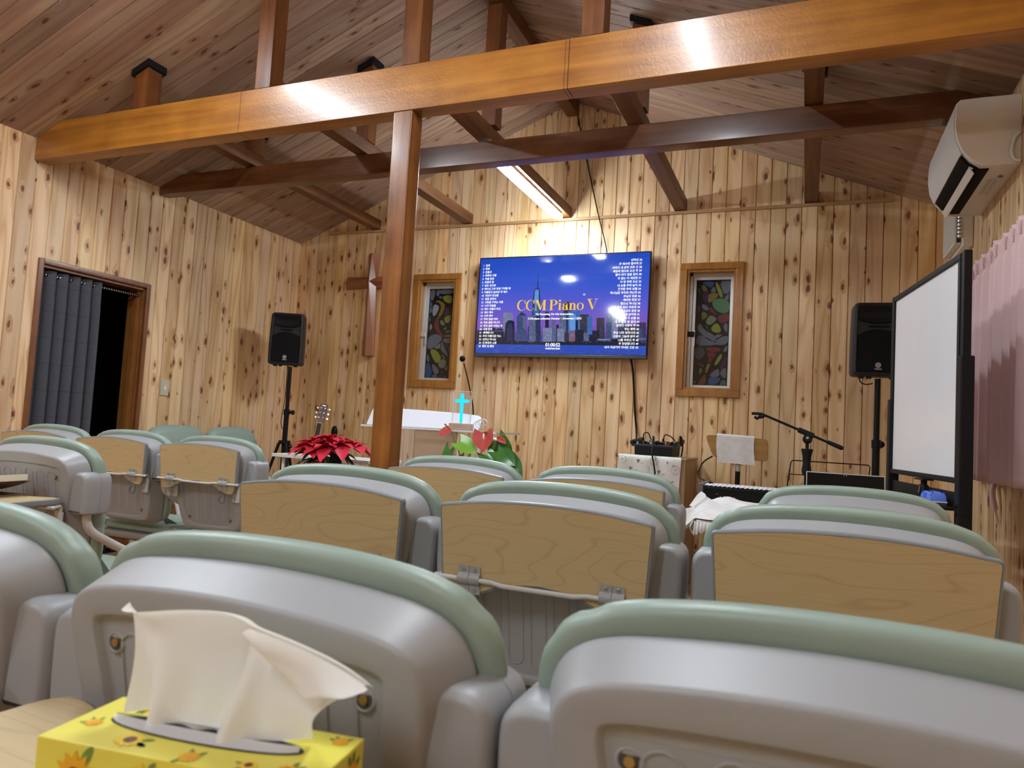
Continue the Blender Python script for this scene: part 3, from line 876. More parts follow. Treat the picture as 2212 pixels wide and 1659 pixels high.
Y1, Y2, Y3 = .56, 1.42, 2.30
for x, y, rz, lb, gr, tb in (
    (-1.043, Y1, 0, 'grey chair at the near left edge, cut off by the frame', RG, 'down'),
    (-.503, Y1, 0, 'grey chair behind the tissue box, its tablet folded down', RG, 'down'),
    (.037, Y1, 0, 'grey chair at the near right, largest back without a wooden tablet', RG, 'down'),
    (-1.020, Y2, 0, 'chair with raised wooden tablet, left one of the second right-block row', RG, 'up'),
    (-.480, Y2, 0, 'chair with raised wooden tablet showing its rod and two clamps, in mid picture', RG, 'up'),
    (.072, Y2, 0, 'chair with the widest raised wooden tablet, beside the right wall', RG, 'up'),
    (-1.159, Y3, 0, 'chair with raised wooden tablet just right of the post foot, before the anthurium', RG, 'up'),
    (-.618, Y3, 0, 'chair with raised wooden tablet in front of the mixer cabinet', RG, 'up'),
    (.126, 2.225, 0, 'chair with no raised tablet, in front of the laptop', RG, 'down'),
    (-2.290, 1.545, 0, 'left-block chair with folded-down tablet carrying an open book', LG, 'down'),
    (-3.590, 2.50, .03, 'left-block chair with raised tablet nearest the doorway curtain', LG, 'up'),
    (-3.050, 2.51, .03, 'left-block chair with raised tablet, middle of its row of three', LG, 'up'),
    (-2.510, 2.52, .03, 'left-block chair with raised tablet nearest the speaker stand', LG, 'up'),
    (-4.330, 3.96, -PI / 2, 'sage green chair front against the left wall, nearer the doorway', FG, None),
    (-4.330, 4.505, -PI / 2, 'sage green chair front against the left wall, nearer the speaker', FG, None)):
    ch_ = lecture_chair((x, y, 0), rz, lb, gr, tb)
    if y == Y1: ch_.scale = (1, 1, .981)

# ------------------------------------------------------------------ tissue box on the folded-down tablet
M_BOXY = flat('yellow_card', (.80, .72, .10), .35, var=.02)
M_PETAL = flat('sunflower_petal', (.85, .42, .01), .4)
M_PETAL2 = flat('sunflower_petal_light', (.90, .62, .04), .4)
M_SEED = flat('sunflower_brown', (.13, .045, .012), .5)
M_LEAFP = flat('printed_leaf', (.16, .28, .05), .5)
M_FILM = glassy('clear_film', (.92, .92, .96), .6, .05)
M_SLOT = flat('slot_dark', (.03, .03, .035), .8)
TZ = .7624
TPOS = (-.4314, .4536, .7486)
A0 = math.radians(8.3)
tb = thing('tissue_box', 'yellow sunflower-printed tissue box on the folded tablet in the near left corner', 'tissue box', TPOS, A0)
BL, BW, BH = .2365, .0885, .0463
tb.scale = (.985, .985, .985)
m = MB(M_BOXY, M_PETAL, M_SEED, M_LEAFP, M_PETAL2)
m.box((0, 0, BH / 2), (BL, BW, BH), 0, b=.0012)
def flower(mb, T, cx, cy, r, seed, big=True):
    rr = random.Random(seed)
    n = 12
    for k in range(3):
        a = rr.uniform(0, 6.28)
        c = Vector((cx + r * 1.05 * cos(a), cy + r * 1.05 * sin(a), .0004))
        L = []
        for t in range(8):
            b = 2 * PI * t / 8
            q = Vector((r * .5 * cos(b), r * .22 * sin(b) * (1 - .3 * cos(b)), 0)); q.rotate(Matrix.Rotation(a, 3, 'Z')); L.append(c + q)
        mb.poly(L, 3, T)
    pts = []
    for k in range(2 * n):
        a = PI * k / n
        d = r * ((1.0 + .12 * rr.random()) if k % 2 == 0 else .70)
        pts.append(Vector((cx + d * cos(a), cy + d * sin(a), .0006)))
    mb.poly(pts, 1 if rr.random() < .6 else 4, T)
    for q in mb.v[-80:]: q.z = max(q.z, .0012)
    if big: mb.poly([Vector((cx + r * .42 * cos(2 * PI * k / 10), cy + r * .42 * sin(2 * PI * k / 10), .0009)) for k in range(10)], 2, T)
    else: mb.poly([Vector((cx + r * .3 * cos(2 * PI * k / 8), cy + r * .3 * sin(2 * PI * k / 8), .0009)) for k in range(8)], 1, T)
TT = Matrix.Translation((0, 0, BH))
for x, y, r, b_, sd in ((-.048, -.026, .0125, True, 2), (-.098, -.010, .0075, False, 3), (-.080, .030, .0085, False, 5), (.012, -.034, .009, False, 7), (.090, -.028, .010, True, 8), (.104, .030, .0075, False, 9), (.060, -.030, .008, True, 12)):
    flower(m, TT, x, y, r, sd, b_)
TF = Matrix.Translation((0, -BW / 2, BH / 2)) @ Matrix.Rotation(PI / 2, 4, 'X')
for x, y, r, b_, sd in ((-.080, -.002, .019, True, 21), (-.020, .006, .012, False, 22), (.030, -.004, .018, True, 23), (.085, .002, .014, True, 24)): flower(m, TF, x, y, r, sd, b_)
TS = Matrix.Translation((BL / 2, 0, BH / 2)) @ Matrix.Rotation(PI / 2, 4, 'Z') @ Matrix.Rotation(PI / 2, 4, 'X')
for x, y, r, b_, sd in ((-.02, .0, .015, True, 31), (.022, .004, .011, False, 32)): flower(m, TS, x, y, r, sd, b_)
part('carton', m, tb, smooth=False, fix=False)
m = MB(M_SLOT, M_FILM)
ov = lambda rx, ry, z: [Vector((-.002 + rx * cos(2 * PI * k / 32), .002 + ry * sin(2 * PI * k / 32), z)) for k in range(32)]
m.poly(ov(.089, .017, BH + .0007), 0)
part('slot', m, tb, smooth=False, fix=False)
m = MB(M_FILM)
for sgn in (-1, 1):
    m.grid(lambda u, v: (-.088 + .172 * u, .002 + sgn * (.0155 - .011 * v) * math.sqrt(max(.02, 1 - ((u - .5) * 1.98) ** 2)), BH + .0012 + .004 * v), 24, 3)
part('plastic_film', m, tb, fix=False)
def tissue_mat():
    m = NM('white_tissue')
    n = m.noise(m.obj(), 160.0, 3.0)
    m.set(Base_Color=(.93, .93, .92), Roughness=.9, Specular_IOR_Level=.1)
    m.bump(n, .18, .0012)
    tr = m.n('ShaderNodeBsdfTranslucent', {0: (.9, .89, .87, 1)})
    mx = m.n('ShaderNodeMixShader', {0: .36, 1: m.b.outputs[0], 2: tr.outputs[0]})
    m.t.links.new(mx.outputs[0], m.t.nodes['Material Output'].inputs['Surface'])
    return m.m
m = MB(tissue_mat())
Bt = spline([(-.086, 0, .0), (-.055, 0, .004), (-.012, 0, -.002), (.030, 0, .0), (.086, 0, .002)], 10)
Tp = spline([(-.098, 0, .0915), (-.075, 0, .0925), (-.028, 0, .0985), (.022, 0, .0985), (.052, 0, .092), (.098, 0, .075), (.146, 0, .062)], 8)
def pol(P, t):
    f = t * (len(P) - 1); i = min(len(P) - 2, int(f)); return P[i].lerp(P[i + 1], f - i)
def tissue(u, v):
    a = pol(Bt, u); b = pol(Tp, u)
    w = v ** .9
    p = a.lerp(b, w)
    p.x += .012 * sin(PI * v) * (1 if u < .2 else 0) * (1 - u * 5) - .018 * sin(PI * v) * max(0, u - .6) * 2.2
    fold = .0095 * sin(u * 15 + 1.5 * v) * (1 - .35 * v) + .0045 * sin(u * 31 + 2 + 3 * v) * (1 - v) + .003 * sin(u * 7 - 4 * v)
    p.y += fold + .006 * v + .012 * sin(PI * v) * sin(u * 4.2)
    if v > .86:
        e = (v - .86) / .14
        p.y -= .016 * e * e * (1 if u > .12 else u / .12); p.z -= .003 * e * e
    return (p.x, p.y + .004, p.z + BH + .003)
m.grid(tissue, 90, 40)
# folded-over corner at the right end
def flap(u, v):
    s = .62 + .38 * u
    p = Vector(tissue(s, .995))
    w = .030 * sin(PI * min(1, u * .62 + .02)) * (1 if u < .8 else 1 - (u - .8) * 2.2)
    return (p.x - w * v * (.25 + 1.5 * u * u), p.y - .006 - .007 * sin(PI * v) - .006 * v, p.z - w * v * (1.0 - .45 * u))
m.grid(flap, 16, 6)
o = single('tissue', m, 'white paper tissue standing up out of the yellow box', 'tissue', loc=TPOS, rz=A0, fix=False, ang=180)
o.modifiers.new('sub', 'SUBSURF').render_levels = 1
o.scale = (.985, .985, .985)

# open book on the left-block chair
bk = thing('open_book', 'open cream-paged book with brown cover on the left chair tablet', 'book', (-2.352, 1.400, TZ + .0005), .12)
m = MB(flat('book_cover', (.14, .07, .03), .5))
m.b2((-.16, -.085, 0), (.15, .085, .003), b=.001)
for s in (-1, 1): m.grid(lambda u, v: (s * (.002 + .158 * u), -.088 + .176 * v, .004 + .040 * u ** 1.5), 10, 2)
part('cover', m, bk, fix=False)
m = MB(flat('book_pages', (.80, .74, .60), .7, scale=120))
for s in (-1, 1):
    R = []
    for k in range(13):
        u = k / 12
        z0 = .0055 + .040 * u ** 1.5; z1 = z0 + .022 * (1 - u * .12) * min(1, u * 6 + .3)
        x = s * (.003 + .150 * u)
        R.append([(x, -.082, z0), (x, .082, z0), (x, .082, z1), (x, -.082, z1)])
    m.rings(R)
part('pages', m, bk)

# ------------------------------------------------------------------ television
tvz0, tvz1, tvx0, tvx1 = 1.648, 2.497, -2.622, -1.150
TVY = 5.49
def tv():
    t = thing('television', 'wall-mounted flat television showing a blue city skyline', 'television', ((tvx0 + tvx1) / 2, TVY, tvz0))
    w = (tvx1 - tvx0) / 2; h = tvz1 - tvz0
    m = MB(M_BLACK)
    o = rpoly([(-w, 0, .006), (w, 0, .006), (w, h, .006), (-w, h, .006)], 3)
    m.prism(o, [(.0, .001), (.001, 0), (.028, 0), (.030, .004)])
    m.b2((-.45, .03, .10), (.45, .055, .60), b=.01)
    part('body', m, t)
    m = MB(flat('bezel_grey', (.05, .05, .055), .35))
    m.b2((-w, -.006, 0), (w, -.0002, .026), b=.002)
    part('bottom_bezel', m, t)
    m = MB(M_BLACK)
    m.b2((-.09, .054, .20), (.09, YB - TVY - .001, .55))
    part('wall_mount', m, t)
    # the picture shown on the screen
    sw, s0, s1 = w - .009, .030, h - .010
    sky = NM('screen_sky')
    z = sky.xyz(sky.obj())[2]
    f = sky.math('DIVIDE', sky.math('SUBTRACT', z, s0), s1 - s0)
    col = sky.ramp(f, [(.0, (.02, .06, .42)), (.155, (.025, .08, .50)), (.16, (.09, .045, .28)), (.30, (.21, .10, .53)), (.48, (.105, .105, .62)), (.70, (.035, .095, .62)), (1.0, (.006, .065, .52))])
    wav = sky.noise(sky.comb(sky.math('MULTIPLY', sky.xyz(sky.obj())[0], 16.0), sky.math('MULTIPLY', z, 110.0), 0.0), 1.0, 3.0)
    wf = sky.math('MULTIPLY', sky.math('LESS_THAN', f, .157), sky.math('MULTIPLY', sky.step(wav, .45, .8), .6))
    col = sky.mix(wf, col, (.06, .16, .75))
    STR = .85
    sky.set(Base_Color=(.004, .004, .006), Emission_Color=col, Emission_Strength=STR, Roughness=.06, Specular_IOR_Level=.5)
    pal = dict(dark=(.010, .016, .05), navy=(.022, .04, .13), mid=(.05, .09, .24), gray=(.13, .16, .33), lgray=(.23, .27, .46), blue=(.05, .18, .55), sky=(.12, .30, .72), brown=(.045, .042, .075), pink=(.26, .15, .27),
               white=(1, 1, 1), gold=(1.0, .62, .06), shore=(.012, .014, .03), moon=(.45, .48, .85), plum=(.05, .04, .12))
    names = list(pal); mats = [sky.m]
    for n in names:
        q = NM('screen_' + n)
        if n in ('white', 'gold', 'moon', 'sky', 'shore'):
            q.set(Emission_Color=pal[n])
        else:
            o3 = q.xyz(q.obj())
            v = q.math('MULTIPLY', q.math('GREATER_THAN', q.math('FRACT', q.math('MULTIPLY', o3[0], 115.0)), .35), q.math('GREATER_THAN', q.math('FRACT', q.math('MULTIPLY', o3[2], 85.0)), .4))
            nz = q.noise(q.obj(), 46.0, 3.0)
            lit = q.math('MULTIPLY', v, q.step(nz, .45, .75))
            q.set(Emission_Color=q.mix(lit, [c * .7 for c in pal[n]], [min(1, c * 1.5 + .04) for c in pal[n]]))
        q.set(Base_Color=(.004, .004, .006), Emission_Strength=STR if n != 'white' else 1.0, Roughness=.06)
        mats.append(q.m)
    MI = {n: i + 1 for i, n in enumerate(names)}
    m = MB(*mats)
    m.poly([(-sw, -.0012, s0), (sw, -.0012, s0), (sw, -.0012, s1), (-sw, -.0012, s1)], 0)
    def uv(X, Y):
        top = 158 - 98 * (X - 95) / 2050; bot = 1315 + 10 * (X - 30) / 2050
        v = (Y - top) / (bot - top); u = (X - 95 + 65 * v) / 2050
        return u, v
    lay = [0]
    def P(X, Y, d=0):
        u, v = uv(X, Y)
        u = min(.9985, max(.0015, u)); v = min(.998, max(.002, v))
        return (-sw + 2 * sw * u, -.0014 - .00003 * lay[0], s1 + (s0 - s1) * v)
    def poly(c, pts):
        lay[0] += 1
        m.poly([P(x, y) for x, y in pts], MI[c])
    def rect(c, x0, x1, y, b=1200): poly(c, [(x0, b), (x1, b), (x1, y), (x0, y)])
    for c, x0, x1, y in (('plum', 1995, 2088, 925), ('brown', 1860, 2000, 960), ('mid', 1985, 2045, 1000), ('gray', 1645, 1712, 818), ('lgray', 1708, 1768, 748), ('navy', 1775, 1865, 895), ('mid', 1640, 1700, 930),
                         ('navy', 1145, 1232, 682), ('blue', 1195, 1338, 792), ('sky', 1210, 1285, 830), ('gray', 1092, 1170, 832), ('dark', 918, 962, 802), ('gray', 1000, 1046, 900), ('dark', 1052, 1082, 962), ('dark', 1283, 1312, 905),
                         ('brown', 1335, 1442, 838), ('blue', 1420, 1480, 858), ('brown', 1530, 1622, 872), ('dark', 1480, 1560, 1030)):
        rect(c, x0, x1, y)
    poly('navy', [(1335, 838), (1330, 832), (1442, 832), (1442, 838)])
    poly('lgray', [(388, 1060), (388, 826), (420, 816), (480, 816), (515, 824), (512, 1060)])
    poly('mid', [(556, 1180), (566, 860), (585, 845), (625, 808), (685, 845), (685, 1180)])
    poly('navy', [(585, 845), (625, 808), (685, 845)])
    poly('gray', [(640, 1000), (640, 860), (682, 860), (682, 1040)])
    poly('dark', [(700, 1180), (706, 990), (760, 920), (775, 1180)])
    poly('dark', [(400, 1180), (415, 1000), (422, 962), (440, 925), (460, 912), (505, 912), (535, 930), (540, 1180)])
    poly('navy', [(438, 1180), (444, 960), (505, 950), (510, 1180)])
    poly('dark', [(738, 1190), (770, 640), (783, 532), (848, 528), (856, 640), (864, 1190)])      # tapering tower
    poly('blue', [(760, 1000), (792, 534), (842, 532), (846, 1000)])
    poly('sky', [(775, 700), (793, 536), (836, 534), (838, 700)])
    poly('navy', [(788, 526), (850, 523), (850, 514), (788, 517)])
    poly('dark', [(820, 517), (832, 516), (829, 345), (826, 345)])
    poly('gray', [(712, 1180), (718, 852), (800, 850), (800, 1180)])
    poly('navy', [(800, 1180), (800, 852), (858, 850), (860, 1180)])
    for c, x0, x1, y in (('lgray', 890, 1000, 1000), ('lgray', 1062, 1145, 1008), ('brown', 1150, 1215, 1060), ('pink', 1205, 1278, 1030), ('dark', 1278, 1385, 1020), ('gray', 1378, 1442, 1058), ('dark', 1442, 1500, 1080)):
        rect(c, x0, x1, y)
    poly('dark', [(1640, 1190), (1640, 1130), (1800, 1125), (1990, 1110), (2050, 1190)])
    rect('lgray', 1540, 1690, 1130, 1150); rect('gray', 1985, 2082, 1115, 1140); rect('lgray', 1990, 2080, 1185, 1208)
    poly('dark', [(48, 1190), (52, 1040), (130, 1034), (210, 1032), (240, 1005), (280, 1003), (296, 1030), (330, 1012), (370, 1012), (400, 1038), (405, 1190)])
    rect('gray', 275, 412, 1040, 1050)
    poly('shore', [(40, 1206), (40, 1168), (420, 1160), (900, 1172), (1500, 1158), (2090, 1180), (2090, 1212)])
    for k in range(40):
        x = random.uniform(430, 1980); y = random.uniform(1150, 1185); poly('lgray', [(x, y), (x + random.uniform(6, 26), y), (x + 12, y + 4), (x, y + 4)])
    lay[0] += 1; cx, cy = 1388, 588
    m.poly([P(cx + 15 * cos(2 * PI * k / 16), cy + 15 * sin(2 * PI * k / 16)) for k in range(16)], MI['moon'])
    scr = part('screen', m, t, smooth=False, fix=False)
    # lettering on the screen
    def line(body, X, Y, size, align, mi, parent, name, sp=1.0, off=0.0, sq=1.0):
        V, F = text_geo(body, size, align, sp, off)
        x, _, z = P(X, Y)
        q = MB(mats[mi])
        q.add([(x + v.x * sq, -.0046, z + v.y) for v in V], F)
        part(name, q, parent, smooth=False, fix=False)
    Wm = MI['white']
    line('1  임재\n2  행복\n3  만들고\n4  축복의 사람\n5  주를 찬양\n6  믿음의 왕\n7  낮은 곳으로\n8  예수님 그의 희생 기억할 때\n9  아름답고 놀라운 주 예수\n10  세상이 당신을\n11  믿음 앞에서\n12  사랑을 구하는 사람\n13  나의 마음을\n14  예수 이름이 주신\n15  예수 예수\n16  나의 예수\n17  주의 말씀 따라\n18  작은 불꽃 하나가\n19  주의 길에 서있는 자\n20  사명 찬양\n21  예배합니다\n22  주의 아름다운 처소\n23  선하신 하나님\n24  내 평생의 소원\n25  좋은 날 좋은',
         128, 252, .0215, 'LEFT', Wm, scr, 'song_list', 1.34, .0005)
    line('선하신 26\n주 예수와 멀어져 27\n아버지 내 삶의 모든 것 28\n세상의 빛으로 오신 주 29\n물이 바다 덮음 같이 30\n의 없는 이 세상은 31\n이 땅 위에 오신 32\n내 손을 주께 높이 33\n존귀한 주의 보혈 34\n하나님은 우리의 피난처 35\n주님의 영광 36\n예비한 찬양 37\n찾으신 하나님 38\n나의 힘이 되신 여호와 39\n예수 하나님의 공의 40\n나는 내 삶이라 41\n주님 내게 이 손을 42\n내 주 같은 분 없네 43\n십자가 사랑의 피 44\n주는 평화 45\n주님 나라 임하시네 46\n사명의 그늘에 앉아 47\n나를 부르신 주 48\n주 찬양합니다 49\n내가 지금까지 지내온 것은 50',
         2055, 165, .0222, 'RIGHT', Wm, scr, 'song_list', 1.30, .0005)
    line('No Repeating, No Ads Intermediate', 1030, 842, .0220, 'CENTER', Wm, scr, 'subtitle', 1, .0007)
    line('CCM piano collection October – November / 2022', 1030, 897, .0220, 'CENTER', Wm, scr, 'subtitle', 1, .0007)
    line('01:00:52', 1010, 1228, .0400, 'CENTER', Wm, scr, 'timer', 1, .001, .92)
    line('CHRISTIAN BGM', 1008, 1263, .0170, 'CENTER', Wm, scr, 'subtitle', 1, .0008)
    # title in a high-contrast serif face
    q = MB(mats[MI['gold']])
    def E(cx, cy, rx, ry, a): return Vector((cx + rx * cos(a), cy + ry * sin(a)))
    def cee(x):
        a0, a1, n = math.radians(32), math.radians(328), 30
        o = [E(x + .40, .5, .40, .52, a0 + (a1 - a0) * k / n) for k in range(n + 1)]
        i_ = [E(x + .46, .5, .31, .475, a0 + (a1 - a0) * k / n) for k in range(n + 1)]
        for k in range(n): yield [o[k], o[k + 1], i_[k + 1], i_[k]]
        yield [Vector((x + .69, .66)), Vector((x + .735, .66)), Vector((x + .735, 1.0)), Vector((x + .70, 1.0)), Vector((x + .66, .80))]
        yield [Vector((x + .66, .18)), Vector((x + .72, .22)), Vector((x + .74, .26)), Vector((x + .75, .25)), Vector((x + .70, .10))]
    def R(x0, y0, x1, y1): return [Vector((x0, y0)), Vector((x1, y0)), Vector((x1, y1)), Vector((x0, y1))]
    def bowl(cx, cy, rx, ry, tx, ty, a0=0, a1=2 * PI, sh=0.0):
        n = 28
        for k in range(n):
            a, b = a0 + (a1 - a0) * k / n, a0 + (a1 - a0) * (k + 1) / n
            yield [E(cx, cy, rx, ry, a), E(cx, cy, rx, ry, b), E(cx + sh, cy, rx - tx, ry - ty, b), E(cx + sh, cy, rx - tx, ry - ty, a)]
    L = []
    L += list(cee(0)) + list(cee(.80))
    x = 1.62
    L += [R(x + .07, .03, x + .115, .97), R(x, 0, x + .19, .035), R(x, .965, x + .25, 1), [Vector((x + .07, 1)), Vector((x + .29, 1)), Vector((x + .56, .16)), Vector((x + .47, .0))], [Vector((x + .47, 0)), Vector((x + .53, .06)), Vector((x + .82, 1)), Vector((x + .77, 1))], R(x + .74, .03, x + .93, .97), R(x + .66, 0, x + 1.01, .035), R(x + .76, .965, x + 1.01, 1)]
    x = 2.90
    L += [R(x + .09, .03, x + .27, .97), R(x, 0, x + .37, .035), R(x, .965, x + .40, 1)] + list(bowl(x + .37, .735, .34, .265, .15, .03, -PI / 2, PI / 2, -.02)) + [R(x + .27, .47, x + .38, .50), R(x + .27, .97, x + .38, 1)]
    x = 3.68
    L += [R(x + .07, .03, x + .23, .68), R(x, 0, x + .31, .035), R(x, .645, x + .15, .68)] + [[E(x + .14, .90, .095, .095, 2 * PI * k / 16) for k in range(16)]]
    x = 4.03
    L += list(bowl(x + .26, .19, .25, .20, .12, .035, 0, 2 * PI, .03)) + [R(x + .32, .06, x + .47, .52)] + list(bowl(x + .27, .50, .20, .20, .03, .035, 0, PI)) + [[E(x + .12, .50, .085, .085, 2 * PI * k / 14) for k in range(14)], R(x + .45, 0, x + .56, .035), [Vector((x + .33, .06)), Vector((x + .40, 0)), Vector((x + .56, .0)), Vector((x + .47, .12))]]
    x = 4.62
    L += [R(x + .07, .03, x + .23, .66), R(x, 0, x + .30, .035), R(x, .63, x + .18, .665)] + list(bowl(x + .36, .46, .20, .215, .12, .03, 0, PI, -.03)) + [R(x + .42, .03, x + .565, .47), R(x + .34, 0, x + .63, .035)]
    x = 5.30
    L += list(bowl(x + .30, .335, .30, .35, .13, .035))
    x = 6.22
    L += [R(x - .06, .99, x + .36, 1.03), [Vector((x + .01, 1.0)), Vector((x + .20, 1.0)), Vector((x + .47, .22)), Vector((x + .40, -.02))], [Vector((x + .40, -.02)), Vector((x + .46, .10)), Vector((x + .76, 1.0)), Vector((x + .72, 1.0))], R(x + .56, .99, x + .88, 1.03)]
    xa, _, za = P(566, 792); xb, _, zb = P(1545, 788)
    sx = (xb - xa) / 7.10; _, _, zt = P(900, 655); sy = (zt - za) * .97
    for pg in L: q.add([(xa + p.x * sx, -.0046, za + p.y * sy) for p in pg], [list(range(len(pg)))])
    part('title', q, scr, smooth=False, fix=False)
tv()
m = MB(M_BLACK)
m.tube(spline([(-1.285, 5.535, 1.66), (-1.268, 5.55, 1.56), (-1.252, 5.556, 1.40), (-1.235, 5.556, 1.22), (-1.215, 5.545, 1.08), (-1.195, 5.46, .972), (-1.180, 5.40, .935)], 8), .008, 8)
single('television_cable', m, 'black cable hanging from the television down to the mixer', 'cable')
m = MB(M_BLACK)
m.tube(spline([(-1.848, 5.558, 3.735), (-1.74, 5.555, 3.32), (-1.62, 5.553, 2.86), (-1.53, 5.546, 2.55), (-1.52, 5.535, 2.42)], 6), .005, 8)
single('antenna_wire', m, 'thin black wire slanting from the roof peak to the television', 'wire')

# ------------------------------------------------------------------ wall cross
M_CROSS = timber('cross_wood', (.36, .13, .055), (.22, .075, .028), 'z', .3, .35)
cr = thing('wall_cross', 'reddish brown wooden cross on the back wall left of the post', 'cross', (-3.735, YB, 2.325))
def arm(mb, d, L, w0, w1, h0, h1):
    """tapered bar with a ridge along its middle; d = unit direction in the wall plane"""
    d = Vector(d); n = Vector((d.z, 0, -d.x)); f = Vector((0, -1, 0))
    R = []
    for t, w, h in ((0, w0, h0), (L, w1, h1)):
        c = d * t
        R.append([c + n * w, c + n * w * 1.0 + f * h * .38, c + f * h, c - n * w + f * h * .38, c - n * w])
    mb.rings(R)
for nm, d, L in (('upright', (0, 0, 1), .270), ('upright', (0, 0, -1), .680), ('crossbar', (-1, 0, 0), .285), ('crossbar', (1, 0, 0), .285)):
    m = MB(M_CROSS)
    arm(m, d, L, .047, .060 if L < .6 else .064, .085, .060 if nm == 'upright' else .035)
    part(nm, m, cr, smooth=False)

# ------------------------------------------------------------------ loudspeakers
M_LOGO = flat('logo_silver', (.75, .74, .72), .3, .4)
M_RIM = flat('speaker_shell', (.018, .019, .022), .45, spec=.35)
def logo(parent, x, z, r, y):
    m = MB(M_LOGO)
    n = 28
    ring = lambda rr: [(x + rr * cos(2 * PI * k / n), y, z + rr * sin(2 * PI * k / n)) for k in range(n)]
    m.rings([ring(r), ring(r * .84)], False, False)
    for k in range(3):
        a = PI / 2 + k * PI / 3
        d = Vector((cos(a), 0, sin(a))); q = Vector((-sin(a), 0, cos(a)))
        c = Vector((x, y, z))
        m.poly([c - d * r * .72 + q * r * .05, c + d * r * .72 + q * r * .05, c + d * r * .72 - q * r * .05, c - d * r * .72 - q * r * .05])
        for e in (1, -1):
            for g in (.0, .17, -.17):
                b = c + d * e * r * .5 + q * g * r
                m.poly([b + q * r * .05, b + d * e * r * .26 + q * r * .05, b + d * e * r * .26 - q * r * .05, b - q * r * .05])
            b = c + d * e * r * .5
            m.poly([b + q * r * .2 - d * e * r * .06, b + q * r * .2 + d * e * r * .03, b - q * r * .2 + d * e * r * .03, b - q * r * .2 - d * e * r * .06])
    V, F = text_geo('YAMAHA', r * .62, 'CENTER', 1, r * .02)
    m.add([(x + v.x, y, z - r * 1.72 + v.y) for v in V], F)
    part('logo', m, parent, smooth=False, fix=False)
def speaker(loc, rz, label):
    t = thing('loudspeaker', label, 'loudspeaker', loc, rz, 'loudspeakers on tripod stands')
    w, h = .142, .445
    o = rpoly([(-w, 0, .03), (w, 0, .03), (w, h * .5, .3), (w - .006, h, .035), (-w + .006, h, .035), (-w, h * .5, .3)], 5)
    m = MB(M_RIM)
    fr = inset(o, .024)
    Y = lambda q, y: [(p.x, y, p.y) for p in q]
    m.rings([Y(fr, .016), Y(fr, .002), Y(inset(o, .018), -.002), Y(inset(o, .006), .004), Y(o, .018), Y(o, .12), Y(inset(o, .014), .135), Y(inset(o, .018), .16), Y(inset(o, .045), .245), Y(inset(o, .06), .25)])
    for x in (-.085, .085): m.cyl((x, .05, -.006), .017, .014, 'z', 12)
    m.cyl((-.04, .05, -.006), .014, .014, 'z', 12)
    part('cabinet', m, t, ang=40)
    g = MB(M_BLACKG)
    gw = w - .030
    g.prism(rpoly([(-gw, .026, .012), (gw, .026, .012), (gw, .245, .01), (gw * .6, .272, .05), (0, .284, .08), (-gw * .6, .272, .05), (-gw, .245, .01)], 5), [(.002, .004), (.006, 0), (.0165, 0)])
    part('woofer_grille', g, t)
    hn = MB(M_BLACKP)
    R = []
    for y, a, b0, b1 in ((.0165, gw, .315, .412), (.0, gw, .315, .412), (.004, gw * .96, .320, .407)):
        R.append([(p.x, y, p.y) for p in rpoly([(-a, b0 + .025, .01), (-a * .5, b0 + .005, .05), (a * .5, b0 + .005, .05), (a, b0 + .025, .01), (a, b1, .012), (-a, b1, .012)], 4)])
    R.append([(p.x * .45, .014, .366 + (p.z - .366) * .35) for p in [Vector(q) for q in R[-1]]])
    hn.rings(R)
    part('horn', hn, t)
    b_ = MB(M_BLACKP); b_.b2((-.055, -.004, .297), (.055, .014, .304), b=.002); part('vent_bar', b_, t)
    logo(t, 0, .066, .0155, .0008)
    return t
def spk_stand(loc, rz, label, top):
    t = thing('speaker_stand', label, 'speaker stand', loc, rz, 'tripod stands')
    m = MB(M_BLACK)
    m.tube([(0, 0, .80), (0, 0, top)], .0165, 16)
    part('pole', m, t)
    m = MB(M_BLACK)
    m.tube([(0, 0, .30), (0, 0, 1.10)], .021, 16); m.cyl((0, 0, 1.085), .026, .05); m.cyl((0, 0, .83), .05, .03, b=.006); m.cyl((0, 0, .36), .034, .05)
    part('lower_tube', m, t)
    for z, a in ((1.085, .3), (.80, .1)):
        m = MB(M_BLACKP)
        m.cyl((.042, 0, z), .011, .04, 'x', 10); m.cyl((.062, 0, z), .020, .022, 'x', 12, b=.004)
        part('knob', m, t)
    for k in range(3):
        a = 2 * PI * k / 3 + PI / 2
        d = Vector((cos(a), sin(a), 0))
        m = MB(M_BLACK, M_BLACKP)
        m.tube([d * .045 + Vector((0, 0, .82)), d * .27 + Vector((0, 0, .03))], .0125, 10)
        m.tube([d * .03 + Vector((0, 0, .36)), d * .155 + Vector((0, 0, .45))], .008, 8)
        m.ball(d * .28 + Vector((0, 0, .016)), .016, 1)
        part('leg', m, t)
    return t
spk_stand((-4.085, 4.93, 0), 0, 'black tripod stand in the left corner near the guitar', 1.474)
speaker((-4.085 - .06 * sin(math.radians(27)), 4.93 - .05, 1.486), math.radians(27), 'black loudspeaker in the left corner beside the wooden cross')
spk_stand((.392, 4.80, 0), 1.05, 'black tripod stand behind the whiteboard', 1.476)
speaker((.388, 4.75, 1.488), math.radians(5), 'black loudspeaker partly hidden by the whiteboard')
m = MB(M_BLACK)
m.tube(spline([(-4.15, 4.97, 1.485), (-4.17, 5.0, 1.40), (-4.165, 4.99, 1.2), (-4.175, 4.98, 1.05), (-4.15, 4.95, .98), (-4.125, 4.94, .94)], 6), .0035, 6)
single('speaker_cable', m, 'thin black lead hanging beside the left speaker pole', 'cable')
m = MB(M_BLACK)
m.tube(spline([(.29, 4.79, 1.478), (.30, 4.79, 1.452), (.33, 4.79, 1.440), (.365, 4.79, 1.447)], 6), .0035, 6)
single('speaker_cable', m, 'short black lead looping under the speaker behind the whiteboard', 'cable')

